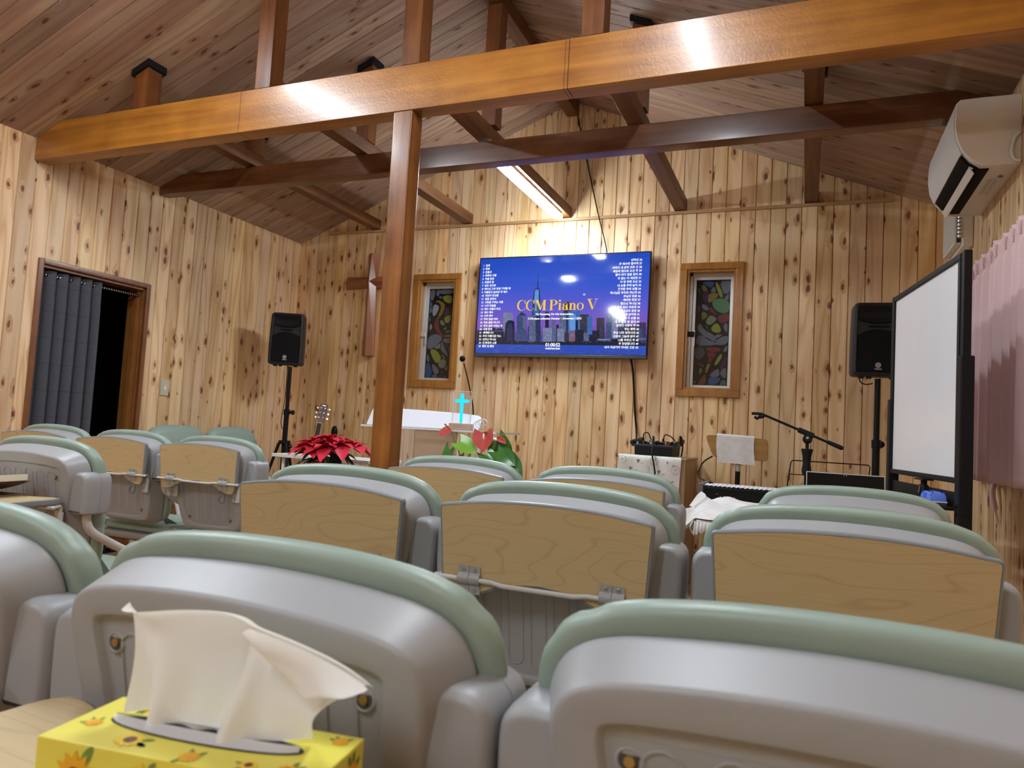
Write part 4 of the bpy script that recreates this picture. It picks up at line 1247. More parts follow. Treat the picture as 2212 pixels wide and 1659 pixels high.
# ------------------------------------------------------------------ lectern, lamp cross, microphone
M_FROST = flat('frosted_acrylic', (.80, .82, .90), .45, var=.01)
M_BEIGE = flat('frosted_tan_panel', (.50, .36, .24), .5, var=.03)
M_CLEAR = glassy('clear_acrylic', (.92, .93, .96), .10, .04)
M_CEDGE = glassy('acrylic_edge', (.92, .92, .95), .8, .2)
lec = thing('lectern', 'clear acrylic lectern with frosted white top beside the post', 'lectern', (-2.42, 4.55, 0))
def slab(p, q, e=.006):
    """clear acrylic sheet with bright edges"""
    m = MB(M_CLEAR, M_CEDGE)
    m.b2(p, q, 0)
    d = [abs(q[i] - p[i]) for i in range(3)]
    th = d.index(min(d))
    ax = [i for i in range(3) if i != th]
    for a in ax:
        o = [i for i in ax if i != a][0]
        for end in (p[o], q[o]):
            P_ = list(p); Q_ = list(q)
            P_[o] = end - e * .25; Q_[o] = end + e * .25
            P_[th] -= .0006; Q_[th] += .0006
            m.b2(P_, Q_, 1)
    return m
part('top_shelf', slab((-.52, -.20, 1.012), (.535, .22, 1.024)), lec)
m = MB(M_FROST)
o = rpoly([(-.52, 0, .015), (.375, 0, .008), (.375, .118, .05), (.2, .135, .2), (-.30, .150, .2), (-.52, .145, .02)], 5)
m.prism(o, [(-.004, .002), (-.003, 0), (.003, 0), (.004, .002)], 'y', 0, Matrix.Translation((0, -.13, 1.025)) @ Matrix.Rotation(math.radians(-32), 4, 'X'))
part('frosted_fascia', m, lec)
m = MB(M_BEIGE); m.b2((-.13, -.10, .06), (.205, -.09, 1.011)); part('front_panel', m, lec)
for x0, x1 in ((-.31, -.30), (.225, .235), (.385, .395)):
    part('side_panel', slab((x0, -.14, .03), (x1, .16, 1.011)), lec)
part('base_plate', slab((-.40, -.22, .001), (.46, .24, .03)), lec)
lx = thing('cross_lamp', 'small acrylic plaque with glowing cyan cross on the lectern', 'lamp', (-2.163, 4.385, 1.0255))
m = MB(flat('pale_wood_base', (.62, .47, .36), .5), flat('engraving', (.30, .24, .2), .6))
m.b2((-.083, -.02, 0), (.083, .02, .044), 0, b=.003)
for k in range(3): m.b2((-.05, -.0206, .014 + k * .008), (.06 - k * .02, -.0201, .016 + k * .008), 1)
m.cyl((-.066, -.0203, .03), .004, .001, 'y', 10, 1)
part('base', m, lx)
part('acrylic_plate', slab((-.068, -.003, .044), (.068, .003, .262), .005), lx)
m = MB(emit('cyan_cross_glow', (.0, .62, 1.0), 1.25))
def cr_out(a, b, z0, z1, zc_, t):
    return [(-a * .9, z0), (a * .9, z0), (a, zc_ - t), (b, zc_ - t * .8), (b, zc_ + t * .8), (a, zc_ + t), (a * 1.1, z1), (-a * 1.1, z1), (-a, zc_ + t), (-b, zc_ + t * .8), (-b, zc_ - t * .8), (-a, zc_ - t)]
m.prism(cr_out(.012, .053, .046, .245, .196, .0115), [(-.0046, 0), (-.0034, 0)])
part('glowing_cross', m, lx, smooth=False)
m = MB(M_WHITE)
for k in range(3):
    m.tube([(-2.055 + .02 * k + (.026 + .004 * k) * cos(2 * PI * t / 16), 4.41, 1.060 + .012 * k + (.03 - .004 * k) * sin(2 * PI * t / 16)) for t in range(17)], .003, 6, cap=False)
single('lamp_lead', m, 'coiled white lead beside the glowing cross lamp', 'cable')
mc = thing('gooseneck_microphone', 'black gooseneck microphone rising from the lectern', 'microphone', (-2.176, 4.60, 1.024))
m = MB(M_BLACK); m.tube(spline([(0, 0, .02), (.0, 0, .10), (-.012, -.005, .2), (-.05, -.01, .34), (-.092, -.015, .475)], 6), .0048, 8); part('gooseneck', m, mc)
m = MB(M_CHROME); m.tube([(-.092, -.015, .472), (-.0985, -.017, .488)], .008, 10); part('collar', m, mc)
m = MB(M_BLACKG); m.ball((-.105, -.018, .507), .021, 0, 14, (1, 1, 1.1)); part('windscreen', m, mc)
m = MB(M_BLACKP); m.cyl((0, 0, .012), .035, .022, b=.004); part('base', m, mc)

# ------------------------------------------------------------------ plants
def leaf_pts(base, d, up, L, w, droop=.3, fold=.25, heart=0.0, tip=1.3, nu=8, nv=4):
    d = Vector(d).normalized(); up = Vector(up); s = d.cross(up).normalized(); up = s.cross(d).normalized()
    base = Vector(base)
    def fn(u, v):
        t = v
        wd = w * (sin(PI * min(1, t ** .75)) ** .9) * (1 - .15 * t) if heart == 0 else w * (math.sqrt(max(0, 1 - (2 * t - .78) ** 2 / 1.55)) * (1 - t ** 3) ** .6)
        x = (u - .5) * 2
        back = -heart * L * abs(x) ** 1.5 * max(0, .35 - t) / .35
        return base + d * (L * t + back) + s * (x * wd) + up * (-droop * L * t * t + fold * wd * abs(x))
    return fn
def leafmat(name, a, b, rough=.4, spec=.5):
    m = NM(name)
    n = m.noise(m.obj(), 30.0, 3.0)
    m.set(Base_Color=m.mix(n, a, b), Roughness=rough, Specular_IOR_Level=spec)
    m.bump(n, .2, .002)
    return m.m
M_BRACT = leafmat('red_bract', (.58, .016, .045), (.80, .045, .085), .5, .3)
M_DKLEAF = leafmat('dark_leaf', (.012, .045, .018), (.03, .085, .03), .45)
M_GLEAF = leafmat('glossy_leaf', (.03, .14, .02), (.07, .24, .04), .25)
M_YLEAF = leafmat('young_leaf', (.16, .38, .03), (.24, .48, .06), .3)
M_STEM = leafmat('stem', (.16, .20, .05), (.22, .26, .08))
M_SPATHE = leafmat('coral_spathe', (.50, .06, .06), (.68, .13, .12), .16, .8)
M_SPADIX = leafmat('spadix', (.45, .28, .05), (.55, .36, .09), .5)
M_POT = flat('planter', (.10, .09, .085), .5)
po = thing('poinsettia', 'red poinsettia in a planter in front of the white table', 'potted plant', (-2.655, 3.62, 0))
m = MB(M_POT); m.lathe([(.001, .002), (.10, .002), (.115, .70), (.122, .70), (.122, .735), (.108, .735), (.105, .70), (.001, .70)], 24); part('planter', m, po)
rr = random.Random(5)
m = MB(M_DKLEAF)
for k in range(46):
    a = rr.uniform(0, 2 * PI); z = rr.uniform(.70, .885); r0 = rr.uniform(.01, .06)
    d = Vector((cos(a), sin(a), rr.uniform(-.55, .15)))
    m.grid(leaf_pts((r0 * cos(a), r0 * sin(a), z), d, (0, 0, 1), rr.uniform(.12, .19), rr.uniform(.03, .045), rr.uniform(.2, .6)), 4, 8)
for k in range(9):
    a = 2 * PI * k / 9; m.tube([(0.02 * cos(a), .02 * sin(a), .70), (.10 * cos(a), .10 * sin(a), .88)], .004, 6)
part('green_foliage', m, po, fix=False, ang=80)
m = MB(M_BRACT); mf = MB(M_SPADIX)
heads = [(.0, -.02, .925), (-.10, -.03, .905), (.105, -.04, .90), (-.02, .08, .925), (-.13, .05, .885), (.12, .07, .895), (.05, -.10, .885), (-.06, -.10, .885), (.02, -.12, .79)]
for hx, hy, hz in heads:
    sc = 1.0 if hz > .85 else .4
    tilt = Vector((hx * 2.2, hy * 2.2, 0))
    a0 = rr.uniform(0, 6)
    for lay, (n, L, el) in enumerate(((6, .150, -.05), (5, .112, .28), (4, .062, .7))):
        for k in range(n):
            a = a0 + lay * .5 + 2 * PI * k / n + rr.uniform(-.15, .15)
            d = Vector((cos(a), sin(a), el + rr.uniform(-.2, .12))) + tilt * .35
            d.z -= (tilt.x * cos(a) + tilt.y * sin(a)) * .5
            l = L * rr.uniform(.85, 1.12) * sc
            m.grid(leaf_pts((hx + .008 * cos(a), hy + .008 * sin(a), hz + .006 * lay), d, (0, 0, 1), l, l * .30, .28, .22), 4, 8)
    for k in range(5): mf.ball((hx + rr.uniform(-.01, .01), hy + rr.uniform(-.01, .01), hz + .018), .0045, 0, 8)
part('red_bracts', m, po, fix=False, ang=80)
part('flower_buds', mf, po)

an = thing('anthurium', 'anthurium with three coral flowers in front of the lectern', 'potted plant', (-1.640, 3.55, 0))
m = MB(M_POT); m.lathe([(.001, .002), (.09, .002), (.11, .70), (.115, .70), (.115, .73), (.10, .73), (.097, .70), (.001, .70)], 24); part('planter', m, an)
m = MB(M_STEM); ml = MB(M_GLEAF, M_YLEAF)
def fl(x, z, d, up, L, w, spad):
    t = tag(link('flower', (lambda q: (q.grid(leaf_pts((x, -.02, z), d, up, L, w, .12, .12, .22), 8, 10), q.tube([(x, -.02, z), (x + spad[0], -.035 + spad[1] * .3, z + spad[2])], [.0055, .004], 8, 1))[0] and q)(MB(M_SPATHE, M_SPADIX)).mesh('flower', fix=False, ang=80), an))
for x, z, d, up, L, w, sp in ((-.165, 1.030, (-.95, -.1, -.32), (.35, -.75, .6), .085, .028, (-.02, -.06, .028)), (.035, 1.025, (.15, -.25, -1.0), (.1, -1, .2), .105, .060, (.045, -.05, .006)), (.118, 1.000, (.9, -.2, -.35), (.3, -.6, .75), .065, .022, (.05, -.05, .022))):
    fl(x, z, d, up, L, w, sp)
for x, z in ((-.165, 1.030), (.035, 1.00), (.118, 1.0)):
    m.tube(spline([(x * .2, 0, .70), (x * .55, .0, .86), (x * .85, -.01, z - .06), (x, -.018, z)], 4), .0032, 6)
for x, y, z, d, L, w, c in ((-.10, -.02, .965, (.75, -.2, -.30), .12, .050, 1), (.10, .02, .985, (.55, .0, -.85), .15, .060, 0), (.13, -.03, .93, (.85, -.2, -.45), .13, .050, 0), (.07, -.04, .905, (.8, -.4, -.50), .13, .045, 0), (-.17, .0, .92, (-.2, -.3, -.95), .13, .04, 0), (-.05, -.05, .88, (.2, -.7, -.6), .12, .04, 0), (.17, 0, .90, (.75, -.2, -.65), .14, .05, 0), (-.12, .04, .86, (-.8, .2, -.5), .13, .045, 0), (.02, .06, .9, (.1, .8, -.5), .13, .045, 0)):
    ml.grid(leaf_pts((x, y, z), d, (-.15, -.75, .65), L, w, .18, .15, .3), 8, 10, c)
    m.tube(spline([(x * .2, 0, .70), (x * .7, y * .6, (z + .70) / 2 + .04), (x, y, z)], 4), .0025, 6)
part('stems', m, an)
part('green_leaves', ml, an, fix=False, ang=80)

# ------------------------------------------------------------------ white side table and guitar
t = thing('side_table', 'low white table behind the poinsettia', 'table', (-2.92, 4.05, 0))
m = MB(M_WHITE); m.b2((-.40, -.16, .775), (.42, .16, .798), b=.003); part('table_top', m, t)
for x in (-.34, .36):
    for y in (-.11, .11):
        m = MB(M_WHITE); m.tube([(x, y, .001), (x, y, .775)], .012, 10); part('leg', m, t)
g = thing('acoustic_guitar', 'acoustic guitar leaning in the back left corner, seen by its neck', 'guitar', (-4.150, 5.28, .085))
g.rotation_euler = (math.radians(-4), math.radians(6.5), math.radians(22))
M_GTOP = flat('guitar_top', (.50, .27, .10), .3); M_GSIDE = flat('guitar_side', (.13, .04, .018), .3); M_FRET = flat('fretboard', (.05, .03, .02), .5); M_IVORY = flat('binding', (.75, .68, .50), .4)
half = [(0, 0), (.10, .006), (.17, .05), (.195, .13), (.18, .20), (.145, .26), (.125, .30), (.135, .36), (.145, .41), (.12, .47), (.06, .50), (0, .505)]
ob = chaikin([Vector(p) for p in half] + [Vector((-p[0], p[1])) for p in half[-2:0:-1]], 2)
m = MB(M_GSIDE, M_GTOP, M_FRET); m.prism(ob, [(0, .004), (.004, 0), (.096, 0), (.10, .004)], matcap=1)
m.cyl((0, -.0006, .345), .05, .001, 'y', 24, 2)
part('body', m, g)
m = MB(M_GSIDE, M_FRET, M_IVORY)
m.rings([[(-.028, -.002, .40), (.028, -.002, .40), (.026, .018, .40), (-.026, .018, .40)], [(-.0215, -.004, .93), (.0215, -.004, .93), (.019, .018, .93), (-.019, .018, .93)]])
m.rings([[(-.027, -.008, .38), (.027, -.008, .38), (.027, -.002, .38), (-.027, -.002, .38)], [(-.0205, -.010, .93), (.0205, -.010, .93), (.0205, -.004, .93), (-.0205, -.004, .93)]], mat=1)
for s in (-1, 1): m.tube([(.0275 * s, -.006, .38), (.0215 * s, -.008, .93)], .0022, 6, 2)
m.b2((-.022, -.0125, .928), (.022, -.002, .934), 2)
part('neck', m, g)
m = MB(M_GSIDE, M_IVORY)
m.prism([(-.022, 0), (.022, 0), (.036, .05), (.036, .165), (.028, .178), (-.028, .178), (-.036, .165), (-.036, .05)], [(-.002, .001), (.012, 0)], 'y', 0, Matrix.Translation((0, 0, .934)) @ Matrix.Rotation(math.radians(-12), 4, 'X'))
part('headstock', m, g)
m = MB(M_CHROME)
T = Matrix.Translation((0, 0, .934)) @ Matrix.Rotation(math.radians(-12), 4, 'X')
for s in (-1, 1):
    for k in range(3):
        z = .045 + k * .045
        m.cyl((.018 * s, -.008, z), .004, .012, 'y', 8, 0, T); m.tube([(.034 * s, .006, z), (.050 * s, .006, z)], .002, 6, 0, T); m.ball((.055 * s, .006, z), .007, 0, 8, (1, .5, 1.3)) if False else m.cyl((.055 * s, .006, z), .008, .006, 'y', 8, 0, T)
m.b2((-.016, -.0035, .158), (.016, -.0022, .166), 0, 0, T)
part('tuning_pegs', m, g)
t = thing('guitar_stand', 'black stand behind the guitar neck in the corner', 'guitar stand', (-4.00, 5.50, 0))
m = MB(M_BLACK); m.tube([(0, 0, .02), (0, 0, .93)], .012, 10); m.ball((0.0, 0, .93), .045, 0, 12, (.7, .6, 1.3)); part('mast', m, t)
for k in range(3):
    a = 2 * PI * k / 3 + .3
    m = MB(M_BLACK); m.tube([(0, 0, .30), (.10 * cos(a), .07 * sin(a), .012)], .009, 8); part('leg', m, t)
m = MB(M_BLACK); m.tube(spline([(.01, -.03, .96), (.05, -.05, .985), (.06, -.05, .93), (.035, -.05, .90)], 5), .0035, 6); part('strap_loop', m, t)

# ------------------------------------------------------------------ mixer cabinet, cloth and mixer
M_CABW = timber('cabinet_wood', (.42, .27, .14), (.30, .17, .075), 'z', .45, .1)
t = thing('mixer_cabinet', 'plain wooden cabinet under the mixer, against the back wall', 'cabinet', (-.985, 5.26, 0))
m = MB(M_CABW); m.b2((-.235, -.255, .001), (.235, .29, .900), b=.003); part('body', m, t)
m = MB(M_CABW); m.b2((-.243, -.262, .9005), (.243, .29, .917), b=.003); part('top_board', m, t)
def cloth_print():
    m = NM('printed_cloth')
    n = m.noise(m.obj(), 18.0, 3.0)
    m.set(Base_Color=m.mix(n, (.66, .63, .58), (.80, .78, .74)), Roughness=.85, Specular_IOR_Level=.2)
    return m.m
m = MB(cloth_print(), flat('print_grey', (.22, .21, .20), .8))
def dr(u, v):
    x = -1.215 + .435 * u
    s = v * .66
    if s < .14: return (x, 5.13 - s, .9195)
    s -= .14
    return (x + .004 * sin(v * 9), 4.988 - .004 * sin(u * 16 + v * 3) - min(.004, s * .1), .918 - s)
m.grid(dr, 26, 30)
rr = random.Random(3)
def mark(fn, z0=.0008):
    m.poly([(x, 4.981, z) for x, z in fn], 1)
for i in range(4):
    for j in range(7):
        cx = -1.18 + i * .106 + (.05 if j % 2 else 0) + rr.uniform(-.01, .01); cz = .885 - j * .062 + rr.uniform(-.01, .01)
        if cx > -.80: continue
        if (i + j) % 2 == 0:
            r = .030
            for k in range(14):
                a, b = 2 * PI * k / 14, 2 * PI * (k + .62) / 14
                mark([(cx + r * cos(a), cz + r * sin(a)), (cx + r * cos(b), cz + r * sin(b)), (cx + r * .88 * cos(b), cz + r * .88 * sin(b)), (cx + r * .88 * cos(a), cz + r * .88 * sin(a))])
            for k in range(9):
                a = rr.uniform(0, 6.28); q = rr.uniform(0, .016); x, z = cx + q * cos(a), cz + q * sin(a); e = rr.uniform(.003, .007)
                mark([(x, z), (x + e, z + e * .4), (x + e * .3, z + e)])
        else:
            mark([(cx - .012, cz + .012), (cx + .014, cz + .008), (cx - .004, cz - .018)])
            for k in range(3): mark([(cx + .02 + k * .006, cz - .02), (cx + .034 + k * .006, cz - .008), (cx + .035 + k * .006, cz - .010), (cx + .021 + k * .006, cz - .022)])
o = single('cabinet_cloth', m, 'white cloth with small grey prints draped over the mixer cabinet', 'cloth', fix=False, ang=70)
t = thing('audio_mixer', 'black audio mixer on the cabinet below the television', 'audio mixer', (-.985, 5.20, .9205), -.06)
m = MB(M_BLACKP)
sd = [(-.10, .0), (.12, .0), (.14, .085), (-.115, .062)]
m.rings([[(x, p, q) for p, q in sd] for x in (-.135, .135)])
for x in (-.09, -.03, .03, .09): m.b2((x - .001, -.104, .01), (x + .001, -.098, .055))
part('body', m, t, smooth=False)
m = MB(M_RIM); T = Matrix.Translation((0, .01, .078)) @ Matrix.Rotation(math.radians(5), 4, 'X')
m.box((0, 0, 0), (.31, .262, .016), 0, b=.004, T=T)
for s in (-1, 1): m.b2((.155 * s - .012, -.135, .004), (.155 * s + .012, .135, .036), 0, b=.008, T=T)
part('top_panel', m, t)
m = MB(M_BLACKP, flat('knob_red', (.5, .02, .03), .4), flat('knob_white', (.7, .7, .68), .4))
for i in range(10):
    for j in range(4):
        m.cyl((-.122 + i * .027, -.09 + j * .045, .0155), .007, .015, 'z', 8, 1 if (i == 8 and j < 2) else (2 if (i + j) % 4 == 0 else 0), T)
part('knobs', m, t)
for x in (-.09, -.015, .055):
    m = MB(M_CHROME, M_BLACKP); m.cyl((x, -.06, .022), .006, .028, 'z', 8, 0, T); m.cyl((x, -.06, .040), .0075, .022, 'z', 8, 1, T); part('plug', m, t)
for n, P, r in (('front', [(-1.00, 5.14, 1.045), (-.995, 5.09, 1.055), (-.985, 5.03, 1.0), (-.972, 4.965, .93), (-.955, 4.955, .86), (-.945, 4.955, .79), (-.958, 4.955, .72), (-.965, 4.955, .60)], .0055), ('left', [(-1.075, 5.14, 1.045), (-1.07, 5.14, 1.075), (-1.045, 5.16, 1.078), (-1.03, 5.2, 1.03)], .004),
                ('middle', [(-.93, 5.14, 1.045), (-.92, 5.14, 1.072), (-.88, 5.15, 1.06), (-.855, 5.18, 1.03)], .004), ('right', [(-.806, 5.15, 1.00), (-.812, 5.12, 1.062), (-.80, 5.12, 1.05), (-.792, 5.12, .99), (-.80, 5.13, .924)], .0055)):
    m = MB(M_BLACK); m.tube(spline(P, 6), r, 8)
    single('audio_cable', m, {'front': 'black cable trailing down the front of the printed cloth', 'left': 'small looped lead at the left end of the mixer', 'middle': 'small looped lead plugged in mid mixer', 'right': 'black lead looping off the right end of the mixer'}[n], 'cable')

# ------------------------------------------------------------------ keyboard corner
M_MUS = timber('stand_wood', (.44, .24, .055), (.30, .14, .03), 'x', .35, .3)
t = thing('wooden_stool', 'wooden backrest on a black pole behind the keyboard', 'stool', (-.412, 5.02, 0))
o = rpoly([(-.160, 0, .03), (.190, -.008, .03), (.187, .130, .03), (.160, .140, .02), (-.205, .148, .035), (-.212, .128, .03)], 5)
m = MB(M_MUS); m.prism(o, [(0, .003), (.003, 0), (.015, 0), (.018, .003)], 'y', 0, Matrix.Translation((0, 0, .941))); part('backrest', m, t)
m = MB(M_BLACK, M_ALU); m.tube([(0, .03, .40), (0, .03, .96)], .0165, 14); m.tube([(0, .03, .855), (0, .03, .90)], .0175, 14, 1); m.b2((-.028, .018, .905), (.028, .045, .93), 0, b=.003); part('pole', m, t)
m = MB(M_BLACK); m.cyl((0, .05, .46), .16, .06, b=.02); part('seat', m, t)
for k in range(4):
    a = PI / 4 + k * PI / 2
    m = MB(M_BLACK); m.tube([(0, .03, .40), (.22 * cos(a), .03 + .22 * sin(a), .012)], .011, 8); part('leg', m, t)
def linecloth(name):
    m = NM(name)
    o = m.obj(); x = m.xyz(o)
    n = m.noise(o, 12.0, 3.0)
    l = None
    for a, b, c in ((18, 26, 0), (26, -17, .3), (7, 40, .6)):
        e = m.math('ADD', m.math('ADD', m.math('MULTIPLY', x[0], a * .55), m.math('MULTIPLY', m.math('ADD', x[2], x[1]), b * .55)), c)
        s = m.step(m.math('PINGPONG', e, .5), .486, .497)
        l = s if l is None else m.math('MAXIMUM', l, s)
    m.set(Base_Color=m.mix(m.math('MULTIPLY', l, .6), m.mix(n, (.70, .68, .66), (.84, .83, .82)), (.36, .29, .23)), Roughness=.8, Specular_IOR_Level=.2)
    return m.m
M_LINE = linecloth('line_patterned_cloth')
m = MB(M_LINE)
def cl(u, v):
    x = -.556 + .240 * u + .010 * v
    s = v * .33
    if s < .06: return (x, 5.044, 1.03 + s + .004)
    if s < .11: return (x, 5.044 - (s - .06) / .05 * .032, 1.0975 + .003 * sin(PI * (s - .06) / .05) - .006 * u)
    return (x + .003 * sin(v * 8), 5.0115 - .004 * (.5 + .5 * sin(u * 11 + 1)) * min(1, (s - .11) * 8), 1.0975 - .006 * u - (s - .11) * .86)
m.grid(cl, 24, 26)
single('patterned_cloth', m, 'white line-patterned cloth hung over the wooden backrest', 'cloth', fix=False, ang=70)
m = MB(M_BLACK); m.tube(spline([(-.575, 5.0, .945), (-.625, 4.92, .90), (-.635, 4.8, .82), (-.56, 4.62, .795), (-.50, 4.43, .80)], 6), .005, 8)
single('keyboard_lead', m, 'black lead curving from the wooden backrest to the keyboard', 'cable')
t = thing('keyboard', 'black electronic keyboard with grey end, seen from behind', 'keyboard', (-.05, 4.34, 0))
m = MB(M_BLACKP)
m.rings([[(x, y, z) for y, z in ((-.14, .700), (.16, .700), (.16, .765), (.02, .786), (-.135, .792), (-.145, .785))] for x in (-.475, .475)])
m.b2((-.47, -.1475, .776), (.47, -.140, .780))
part('body', m, t, smooth=False)
for s in (-1, 1):
    m = MB(flat('keyboard_end_grey', (.13, .13, .135), .45)); m.b2((.475 * s, -.15, .693), (.505 * s, .165, .806), b=.003); part('end_cheek', m, t)
m = MB(M_WHITE, M_BLACK)
for k in range(36): m.b2((-.455 + k * .02545, .02, .778), (-.455 + k * .02545 + .0245, .165, .796), 0)
part('keys', m, t, smooth=False)
m = MB(flat('keyboard_print', (.5, .5, .5), .5))
V, F = text_geo('MX61', .030, 'LEFT', 1, .0006)
m.add([(-.385 + v.x * 1.2, -.1456, .722 + v.y) for v in V], F); m.b2((-.402, -.146, .752), (-.396, -.1452, .755))
part('lettering', m, t, smooth=False, fix=False)
t2 = thing('keyboard_stand', 'black crossed stand under the keyboard', 'keyboard stand', (-.05, 4.35, 0))
for s in (-1, 1):
    m = MB(M_BLACK); m.tube([(-.33 * s, .10 * s, .02), (.30 * s, .10 * s, .682)], .014, 8); m.tube([(.30 * s, -.13, .684), (.30 * s, .14, .684)], .013, 8); m.tube([(-.33 * s, -.16, .014), (-.33 * s, .16, .014)], .014, 8); part('crossed_leg', m, t2)
m = MB(flat('lace_white', (.80, .78, .80), .8))
def lace(u, v):
    x = -.470 + .925 * u
    return (-.05 + x, 4.34 - .135 + .15 * v, .7935 + .010 * (1 - abs(2 * v - 1)) + .0055 * abs(sin(u * 38 * PI)) * (1 if v < .6 else .4))
m.grid(lace, 228, 5)
single('lace_runner', m, 'scalloped white lace runner along the top of the keyboard', 'cloth', fix=False, ang=60)
# white table with the bunched cloth and the laptop
t = thing('white_table', 'white-edged table in front of the keyboard', 'table', (0, 3.32, 0))
m = MB(flat('white_board', (.80, .77, .68), .4)); m.b2((-.413, -.21, .690), (.42, .22, .716), b=.002); part('table_top', m, t)
for x in (-.30, .36):
    for y in (-.16, .17):
        m = MB(M_CABW); m.b2((x - .02, y - .02, .001), (x + .02, y + .02, .690)); part('leg', m, t)
m = MB(M_LINE)
rr = random.Random(9)
PH = [(rr.uniform(3, 16), rr.uniform(3, 16), rr.uniform(0, 6)) for _ in range(6)]
def bunch(u, v):
    x = -.470 + .42 * u; y = 3.105 + .38 * v
    e = min(1, u * 9, (1 - u) * 6, (1 - v) * 5, v * 6)
    h = .060 * min(1, max(0, v * 1.6 - .25)) + .010
    w = sum(sin(a * u * 1.6 + b * v * 1.2 + c) for a, b, c in PH) / 6
    z = .7185 + max(.0, e) * (h + .026 * w) + .004
    if u < .12: z -= (1 - u / .12) * (.05 if v < .35 else -.012)
    if u < .12 and v >= .35: z += .01
    return (x + .018 * sin(v * 13) * (u < .3), y + .012 * sin(u * 17), max(z, .7185) if x > -.415 else z)
m.grid(bunch, 64, 48)
m.grid(lambda u, v: (-.418 - .004 * v + .13 * u, 3.098 - .006 * sin(PI * v) - .003 * sin(u * 60), .712 - .058 * v * (1 - .75 * u) + .004 * sin(u * 40) * v), 40, 6)
m.grid(lambda u, v: (-.423 - .012 * sin(PI * v) - .004 * sin(u * 55), 3.104 + .30 * u, .712 - .06 * v + .006 * sin(u * 40) * v), 40, 6)
single('bunched_cloth', m, 'white line-patterned cloth bunched on the left end of the white table', 'cloth', fix=False, ang=60)
t = thing('laptop', 'open laptop with black screen on the white table', 'laptop', (.171, 3.30, .7165), math.radians(3))
m = MB(M_ALU, M_BLACKP); m.b2((-.155, -.11, 0), (.155, .11, .014), 0, b=.003); m.b2((-.135, -.02, .0142), (.135, .09, .0146), 1); part('base', m, t)
T = Matrix.Translation((0, .112, .014)) @ Matrix.Rotation(math.radians(-8), 4, 'X')
m = MB(M_ALU); m.b2((-.155, 0, 0), (.155, .006, .212), 0, b=.002, T=T); part('lid', m, t)
m = MB(flat('dark_screen', (.006, .006, .007), .2, spec=.15)); m.b2((-.152, -.0006, .004), (.152, -.0001, .208), 0, T=T); part('screen', m, t)
m = MB(M_ALU)
for x in (-.004, .006): m.cyl((x, -.0008, .2035), .0018, .0006, 'y', 8, 0, T)
part('webcam', m, t)
t = thing('microphone_stand', 'black boom microphone stand without microphone beside the whiteboard', 'microphone stand', (.010, 4.02, 0))
m = MB(M_BLACK); m.tube([(0, 0, .03), (0, 0, .90)], .0105, 12); m.tube([(0, 0, .86), (0, 0, 1.08)], .0085, 12); m.cyl((0, 0, .022), .125, .04, b=.012); part('pole', m, t)
m = MB(M_BLACKP); m.lathe([(.001, .900), (.020, .900), (.024, .925), (.019, .96), (.022, 1.0), (.029, 1.030), (.027, 1.036), (.001, 1.036)], 16); part('height_grip', m, t)
m = MB(M_BLACKP, M_CHROME); m.ball((0, 0, 1.085), .024, 0, 12); m.cyl((0, -.02, 1.092), .02, .022, 'y', 12); m.cyl((0, -.034, 1.092), .007, .006, 'y', 8, 1); m.tube([(-.045, -.005, 1.132), (.03, -.005, 1.103)], .014, 10); part('clutch', m, t)
m = MB(M_BLACK); m.tube([(-.235, -.005, 1.209), (.16, -.005, 1.050)], .0065, 10); part('boom', m, t)
m = MB(M_BLACKP); m.tube([(.095, -.005, 1.077), (.158, -.005, 1.0515)], [.010, .0115], 12); m.ball((.160, -.005, 1.0505), .0112, 0, 10); part('counterweight', m, t)
m = MB(M_BLACKP); m.tube([(-.215, -.005, 1.200), (-.228, -.005, 1.190), (-.240, -.005, 1.198)], .011, 8); m.b2((-.278, -.017, 1.199), (-.235, .007, 1.214), b=.004); m.tube([(-.235, -.005, 1.19), (-.25, -.005, 1.18), (-.262, -.005, 1.19)], .008, 8); part('microphone_clip', m, t)
t = thing('music_stand', 'low black wire music stand behind the laptop', 'music stand', (.131, 4.63, -.008))
m = MB(M_BLACK)
w0, w1 = .225, .205
m.tube([(-w0, 0, .80), (-w0 + .018, .01, .955), (-w0 + .026, .012, .967), (-w0 + .04, .012, .968), (w0 - .03, .012, .968), (w0 - .012, .012, .966), (w0 - .006, .010, .955), (w0 - .02, 0, .80)], .0035, 8)
m.tube([(-w0 + .009, .004, .885), (w0 - .012, .004, .888)], .0028, 8); m.tube([(-w0, 0, .80), (w0 - .02, 0, .80)], .0035, 8)
part('wire_desk', m, t)
m = MB(M_BLACK); m.tube([(0, 0, .20), (0, 0, .81)], .008, 10); part('stem', m, t)
for k in range(3):
    a = 2 * PI * k / 3 + .5
    m = MB(M_BLACK); m.tube([(0, 0, .30), (.15 * cos(a), .10 * sin(a), .016)], .006, 8); part('leg', m, t)

# ------------------------------------------------------------------ whiteboard
A = Vector((.525, 3.045, 0)); B = Vector((.392, 3.90, 0))
wd = (B - A); wl = wd.length
wa = math.atan2(wd.y, wd.x)
t = thing('whiteboard', 'white board in a black frame on a rolling stand by the right wall', 'whiteboard', A, wa)
